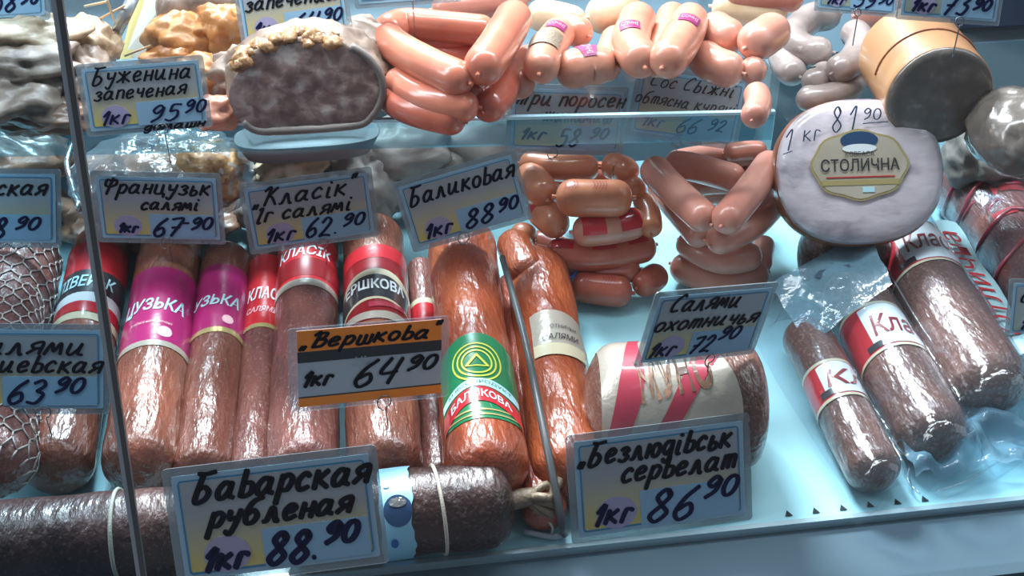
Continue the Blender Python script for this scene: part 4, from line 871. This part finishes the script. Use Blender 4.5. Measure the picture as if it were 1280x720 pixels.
ol([(690, 222, .078), (770, 222, .078)], 20, 'orange sausage wedged under the backmost one of its heap', 'frankred')
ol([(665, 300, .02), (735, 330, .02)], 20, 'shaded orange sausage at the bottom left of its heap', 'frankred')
ol([(650, 204, .108), (700, 210, .11), (748, 210, .108)], 17, 'level orange sausage at the back of its heap under the Три поросен tag')
ol([(752, 206, .112), (775, 210, .112), (792, 222, .11)], 17, 'short orange sausage at the back right corner of its heap')
ol([(658, 214, .1), (672, 232, .1), (684, 250, .1)], 21, 'orange sausage end at the upper left of its heap')
ol([(786, 228, .1), (798, 244, .1)], 15, 'small orange sausage end right of the big level one')
ol([(800, 246, .09), (812, 268, .085), (814, 292, .08)], 14, 'slim orange sausage hanging down the right side of its heap')
ol([(695, 246, .112), (740, 248, .112), (790, 247, .112)], 24, 'big level orange sausage in the middle of its heap', sp=(.18, .55), a0=-2.6, a1=-1.0)
ol([(668, 256, .08), (684, 270, .078), (702, 288, .076)], 20, 'orange sausage with red tip slanting at the left of its heap', sp=(.12,), a0=-1.2, a1=1.2)
ol([(716, 290, .08), (760, 286, .08), (806, 276, .08)], 20, 'level sausage with two large red printed bands', 'frankpale', sp=(.72, .25), a0=-1.3, a1=1.3)
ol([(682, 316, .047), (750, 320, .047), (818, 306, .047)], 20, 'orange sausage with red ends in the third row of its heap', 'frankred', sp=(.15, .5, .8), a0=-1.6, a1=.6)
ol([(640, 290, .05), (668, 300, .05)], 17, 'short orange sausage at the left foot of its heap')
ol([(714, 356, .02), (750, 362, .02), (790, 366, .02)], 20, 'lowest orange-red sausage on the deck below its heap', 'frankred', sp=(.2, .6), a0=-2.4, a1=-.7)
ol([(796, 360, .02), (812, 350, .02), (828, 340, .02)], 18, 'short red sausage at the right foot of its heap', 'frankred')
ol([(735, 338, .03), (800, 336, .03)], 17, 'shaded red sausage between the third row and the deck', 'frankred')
g7 = 'long pink frankfurters heaped beside the round ham'
def pf(pts, rp, lb, m='frankdull', tips=True): return link(pts, rp, M[m], lb, g7, tips=tips)
pf([(840, 330, .02), (900, 350, .02), (958, 340, .02)], 19, 'pink frankfurter on the deck at the bottom of the long heap')
pf([(850, 300, .05), (900, 325, .05), (950, 318, .05)], 18, 'shaded pink frankfurter low in the long heap')
pf([(950, 335, .03), (956, 300, .035)], 14, 'small frankfurter end low at the right of the long heap')
pf([(842, 240, .07), (880, 225, .075), (950, 225, .075)], 19, 'pink frankfurter wedged inside the long heap')
pf([(850, 235, .05), (950, 240, .05)], 19, 'pink frankfurter lowest at the back of the long heap')
pf([(835, 205, .108), (880, 196, .108), (955, 192, .106)], 15, 'backmost pink frankfurter under the slanted Сос tag')
pf([(830, 204, .118), (870, 210, .118), (930, 226, .116)], 18, 'pink frankfurter running level behind the crossing pair', 'frankdull')
pf([(820, 228, .085), (848, 262, .085), (880, 300, .085)], 18, 'pink frankfurter slanting down at the lower left of the long heap')
pf([(972, 248, .09), (940, 280, .09), (888, 305, .088)], 19, 'pink frankfurter slanting below the right one of the crossing pair')
pf([(812, 206, .13), (840, 236, .13), (888, 280, .125)], 20, 'left one of the crossing pair of pink frankfurters', 'frankdull')
pf([(966, 200, .132), (940, 236, .134), (902, 282, .13)], 20, 'right one of the crossing pair of pink frankfurters', 'frankdull')
pf([(905, 192, .122), (935, 188, .122), (958, 188, .122)], 12, 'short bright frankfurter end at the back of the long heap')
# ------------------------------------------------------------ upper shelf meats
bc = P(1172, 118, .222); axd = Vector((-.12, -.98, -.0)).normalized(); r = mpx(66, bc)
fc = P(1175, 122, .223); S = Sweep([fc-axd*.12, fc], r, .25, .06)
t = root('cut_baloney', P(1140, 140, .156), 'thick tan baloney log with a grey cut face, right end of the upper shelf', 'sausage')
v, f = S.mesh(48); part('casing', v, f, M['tan'], t)
V = [fc+axd*.0015]; p, T, sd, up = S.at(S.L)
rr_ = [.5, .85, .97, 1.0]
for q in rr_:
    for k in range(48): V.append(fc+(sd*sin(2*pi*k/48)+up*cos(2*pi*k/48))*r*q*.985+axd*(.0015-.004*(q > .98)))
F = [(0, 1+k, 1+(k+1) % 48) for k in range(48)]+[(1+i*48+k, 1+(i+1)*48+k, 1+(i+1)*48+(k+1) % 48, 1+i*48+(k+1) % 48) for i in range(3) for k in range(48)]
part('cut_face', V, F, M['cutgrey'], t)
v, f = tube([S.surf(S.L*.62, -1.5+3*k/14, .0006) for k in range(15)], .0012, 6, 2); part('casing_fold', v, f, M['hamside'], t)
v, f = blob(P(1275, 165, .20), (.05, .06, .04), amp=.08, seed=3); single('wrapped_meat', v, f, M['cutgrey'], 'grey wrapped meat bulging in at the right edge above the netted sausages', 'meat')
v, f = boxgeo(.74, .95, .62, .80, .1565, .30); single('dark_box', v, f, M['dark'], 'dark navy crate at the top right corner behind the baloney', 'box', smooth=False)  # plain dark box filling the top right corner
# cut ham with crust
cc = Vector((P(385, 112, .262))); cc = Vector((cc.x, .42, .262)); wx = .074
ch = P(382, 100, .262)
cx_ = P(383, 120, .25)
def cutchunk(px, py, z, rx, ry, rz_, seed, label):
    c = P(px, py, z)
    v, f = blob((c.x, c.y+.03, c.z), (rx, ry, rz_), amp=.12, seed=seed, flatten=.2245); yc = c.y+.03-ry*.55
    t = root('cut_ham', Vector((c.x, c.y+.03, .2245)), label, 'meat')
    v = [Vector((q.x, max(q.y, yc+.25*(q.z-c.z)), q.z)) for q in v]
    part('body', v, f, M['greymeat'], t); return t, c, yc
t, c, yc = cutchunk(383, 112, .262, .076, .06, .05, 5, 'cut boiled ham with brown crust and marbled pink-grey face, left of the pink frankfurters')
n = 44; V = [Vector((c.x, yc-.001, c.z))]; rk = random.Random(2)
for q in (.3, .55, .75, .9, 1.0):
    for k in range(n):
        a = 2*pi*k/n; rr = q*(1+.05*noise.noise(Vector((cos(a)*1.5, sin(a)*1.5, 1))))
        z = c.z+.046*rr*sin(a)-.002; z = max(z, .2255); x = c.x+.070*rr*cos(a)
        V.append(Vector((x, yc+.25*(z-c.z)-.0012-.004*(1-q*q)+.0015*noise.noise(Vector((x*90, z*90, 0))), z)))
F = [(0, 1+(k+1) % n, 1+k) for k in range(n)]+[(1+i*n+k, 1+i*n+(k+1) % n, 1+(i+1)*n+(k+1) % n, 1+(i+1)*n+k) for i in range(4) for k in range(n)]
part('marbled_face', V, F, M['cutham'], t)
for i in range(26):
    a = radians(60+85*i/25)+rk.uniform(-.05, .05); x = c.x+.068*cos(a)-.004; z = c.z+.044*sin(a)+rk.uniform(-.003, .004)
    v, f = blob((x, yc+.25*(z-c.z)+rk.uniform(-.004, .02), z), (.009, .008, .006), amp=.5, seed=i+3, n=7, rz=rk.random()); part('crust_piece', v, f, M['crust'], t)
rimpts = [Vector((c.x+.0705*cos(a), yc+.25*(.047*sin(a))+.001, max(c.z+.047*sin(a), .228))) for a in np.linspace(-2.6, .9, 20)]
v, f = tube(rimpts, .0042, 8, 3); part('fat_rim', v, f, M['greypack'], t)
v, f = blob(P(440, 70, .26), (.05, .05, .036), amp=.15, seed=8, flatten=.2245); single('boiled_pork', v, f, M['greymeat'], 'grey boiled pork joint behind the cut ham, beside the pink frankfurters', 'meat')
v, f = blob(P(305, 92, .25), (.034, .03, .026), amp=.3, seed=9, flatten=.2245); single('boiled_pork', v, f, M['greymeat'], 'small rough grey pork piece left of the cut ham', 'meat')
# orange smoked pieces
g8 = 'orange smoked meat pieces on the upper shelf'
for i, (px, py, z, rad_, rz_, lb, m) in enumerate([
    (228, 44, .255, (.036, .03, .024), .4, 'orange smoked meat piece with rough folds, left one of the pair', 'smoked'),
    (275, 34, .262, (.028, .028, .026), -.5, 'orange smoked meat piece with pale edge, touching the запечений tag', 'smoked'),
    (258, 95, .245, (.03, .03, .022), .2, 'tan smoked meat piece partly behind the Буженина tag', 'smoked'),
    (275, 140, .238, (.026, .02, .016), .1, 'pale pinkish meat piece at the shelf edge right of the Буженина tag', 'plump'),
    (215, 75, .24, (.03, .02, .016), .1, 'flat tan smoked piece behind the Буженина tag', 'smoked')]):
    v, f = blob(P(px, py, z), rad_, rz_, .34, 1.7, i+20, flatten=.2245); single('smoked_meat', v, f, M[m], lb, 'meat', g8)
v, f = Sweep([P(195, 14, .27), P(300, 6, .27)], .022, .7, .7, wob=.1).mesh(24); single('smoked_meat', v, f, M['greymeat'], 'dark grey smoked roll behind the orange pieces at the top', 'meat', g8)
g9 = 'grey fatty meat slabs at the left of the upper shelf'
for i, (px, py, z, rad_, rz_, lb, m) in enumerate([
    (20, 120, .25, (.06, .05, .03), .1, 'dark grey meat slab nearest the shelf edge at the far left', 'greymeat'),
    (22, 78, .275, (.06, .04, .022), -.2, 'grey meat slab stacked at the far left', 'greymeat'),
    (30, 48, .29, (.055, .035, .02), .2, 'pale fatty slab topmost at the far left below the corner tag', 'fatmeat'),
    (108, 55, .265, (.03, .035, .025), .6, 'yellowish fatty piece just right of the joint strip', 'fatmeat'),
    (98, 100, .25, (.035, .045, .028), .3, 'grey meat piece behind the joint strip beside the Буженина tag', 'greymeat'),
    (62, 142, .238, (.05, .03, .016), 0, 'dark thin slab lying low behind the shelf strip', 'brownmeat')]):
    v, f = blob(P(px, py, z), rad_, rz_, .3, 1.8, i+40, flatten=.2245, n=30); single('meat_slab', v, f, M[m], lb, 'meat', g9)
# upright card, steel holder and toothpicks
pw = [P(150, 74, .2245), P(222, 66, .2245)]
V = [pw[0], pw[1], P(232, -20, .30)+Vector((0, .03, 0)), P(172, -20, .30)+Vector((0, .03, 0))]; V += [q+Vector((0, .0015, 0)) for q in V]
F = [(0, 1, 2, 3), (7, 6, 5, 4), (0, 4, 5, 1), (1, 5, 6, 2), (2, 6, 7, 3), (3, 7, 4, 0)]
t = root('display_card', pw[0], 'white and yellow card leaning behind the Буженина tag', 'card'); part('card', V, F, M['paper'], t, False)
a_, b_, c_, d_ = V[0], V[1], V[2], V[3]; e3 = Vector((0, -.0012, 0))
part('yellow_edge', [a_+e3, a_.lerp(b_, .2)+e3, d_.lerp(c_, .2)+e3, d_+e3], [(0, 1, 2, 3)], M['paperyellow'], t, False)
t = root('steel_holder', P(140, 78, .2245), 'grey bent steel holder with toothpicks, left of the leaning card', 'holder')
pp = [P(136, 78, .23), P(142, 50, .26), P(156, 20, .29), P(172, -15, .31)]
gg = []
V = []; sp = catmull(pp, 6)
for p in sp: V += [p+Vector((-.007, 0, 0)), p+Vector((.007, 0, 0)), p+Vector((.007, .004, 0)), p+Vector((-.007, .004, 0))]
F = [(4*i+k, 4*i+(k+1) % 4, 4*i+4+(k+1) % 4, 4*i+4+k) for i in range(len(sp)-1) for k in range(4)]+[(3, 2, 1, 0)]
part('steel_strip', V, F, M['steel'], t)
for a, b in [((118, 27, .28), (156, 7, .30)), ((106, 8, .28), (134, 2, .30)), ((134, 0, .31), (143, 26, .28)), ((156, 70, .24), (188, 57, .255))]:
    v, f = tube([P(*a), P(*b)], .0013, 6, 1); part('toothpick', v, f, M['wood'], t)
# ------------------------------------------------------------ under the shelf, left and centre
def dsgrp(px, py, z, rad_, rz_, lb, m, nm='packed_meat', seed=0, amp=.25, g='packed meats behind the middle row of tags'):
    v, f = blob(P(px, py, z), rad_, rz_, amp, 2.0, seed, flatten=.001, n=28); return single(nm, v, f, M[m], lb, 'meat', g)
t = root('meat_pack', P(210, 235, 0), 'large film-wrapped brown meat pack behind the Французьк tag', 'meat')
c = P(205, 225, .10); v, f = blob(c, (.085, .06, .045), .05, .3, 2.2, 61, n=34); part('meat', v, f, M['brownmeat'], t)
v, f = blob(c+Vector((.035, -.02, .012)), (.05, .05, .036), .2, .25, 2.0, 66, n=28); part('meat_piece', v, f, M['crust'], t)
v, f = blob(c+Vector((0, -.004, .004)), (.096, .07, .052), .05, .12, 3, 62, n=40); part('film_wrap', v, f, M['filmwhite'], t)
v, f = tube([P(98, 165, .12), P(84, 200, .11), P(90, 232, .10), P(100, 262, .09)], .0035, 6, 5); part('foil_edge', v, f, M['foil'], t)
dsgrp(190, 275, .026, (.10, .06, .026), 0, 'brown meat pack lying beneath the large film-wrapped pack', 'brownmeat', seed=63)
dsgrp(-5, 200, .098, (.08, .055, .036), 0, 'dark brown meat joint at the left edge above the ская tag', 'brownmeat', seed=64)
dsgrp(0, 262, .03, (.085, .055, .03), 0, 'brown meat joint behind the ская tag at the left edge', 'brownmeat', seed=65)
dsgrp(362, 208, .095, (.04, .035, .026), .3, 'pale cooked meat piece above the Класік tag', 'fatmeat', seed=67, amp=.4)
dsgrp(355, 262, .03, (.055, .04, .03), .3, 'grey packed meat behind the Класік tag', 'greypack', seed=68)
dsgrp(452, 225, .06, (.05, .06, .05), .1, 'grey packed meat between the Класік and Баликовая tags', 'greypack', seed=69)
dsgrp(545, 222, .045, (.05, .04, .045), .0, 'grey wrapped roll behind the Баликовая tag', 'greypack', seed=70, amp=.15)
dsgrp(600, 190, .06, (.07, .05, .06), .0, 'grey wrapped roll under the shelf left of the Три поросен tag', 'greypack', seed=77, amp=.15)
dsgrp(500, 185, .09, (.06, .05, .035), .2, 'beige wrapped piece under the shelf strip below the pink frankfurters', 'greypack', seed=78, amp=.15)
dsgrp(455, 268, .03, (.03, .03, .03), .1, 'low grey packed piece right of the Класік tag', 'greypack', seed=71)
dsgrp(1235, 195, .09, (.05, .05, .04), .1, 'grey wrapped meat behind the red-netted sausages', 'greypack', seed=72)
dsgrp(1250, 205, .028, (.09, .04, .028), .1, 'low grey wrapped meat at the right behind the netted sausages', 'greypack', seed=73)
# foam tray under the shelf
c = P(385, 178, .135); t = root('foam_tray', c-Vector((0, 0, .01)), 'white foam tray of wrapped meat under the shelf below the cut ham', 'tray')
def trayring(s, z, n=40): return [(.078*s*sup(2*pi*k/n, 3)[0], .03*s*sup(2*pi*k/n, 3)[1], z) for k in range(n)]
v, f = loft([trayring(s, z) for s, z in [(.1, .004), (.8, .004), (.97, .02), (1.0, .02), (.86, 0), (.1, 0)]]); part('tray', v, f, M['foam'], t, True, False)
c = P(430, 245, 0)
v, f = blob(P(385, 196, .085), (.06, .035, .036), 0, .15, 2, 75, n=26, flatten=.001); single('packed_meat', v, f, M['greypack'], 'grey packed meat carrying the foam tray under the shelf', 'meat', 'packed meats behind the middle row of tags')
# clear lid standing behind the salamis, right of the netted meats
# prints belong to the label, card or sticker that carries them (thing > part > sub-part)
base = lambda o: o.name.split('.')[0]
for r_ in [o for o in bpy.data.objects if o.parent is None]:
    ch = list(r_.children)
    for host, subs in (('label_band', ('label_print', 'small_print', 'label_spot', 'foil_stripe', 'cream_stripe', 'red_stripe', 'gold_stripe', 'emblem_ring', 'emblem_triangle', 'pale_band', 'red_arc', 'black_band', 'cream_field', 'red_field', 'pink_band', 'dark_band', 'white_field', 'dark_panel')),
                       ('silver_label', ('label_print', 'cream_stripe')), ('small_label', ('label_print',)), ('silver_wrapper', ('red_stripe', 'wrapper_print')), ('wrapper', ('wrapper_print',)),
                       ('paper_label', ('emblem', 'emblem_shine', 'label_mark')), ('oval_sticker', ('sticker_print', 'sticker_small_print', 'sticker_line', 'sticker_band', 'sticker_seal', 'sticker_emblem', 'emblem_ribbon', 'sticker_rim')),
                       ('wrapped_face', ('handwritten_price',)), ('card', ('card_field', 'frame_line', 'price_box', 'weight_circle', 'handwritten_word', 'handwritten_price', 'heading_band', 'dark_band', 'thin_band', 'foot_band', 'printed_word', 'yellow_edge'))):
        h = [c for c in ch if base(c) == host]
        if h:
            for c in ch:
                if base(c) in subs: c.parent = h[0]
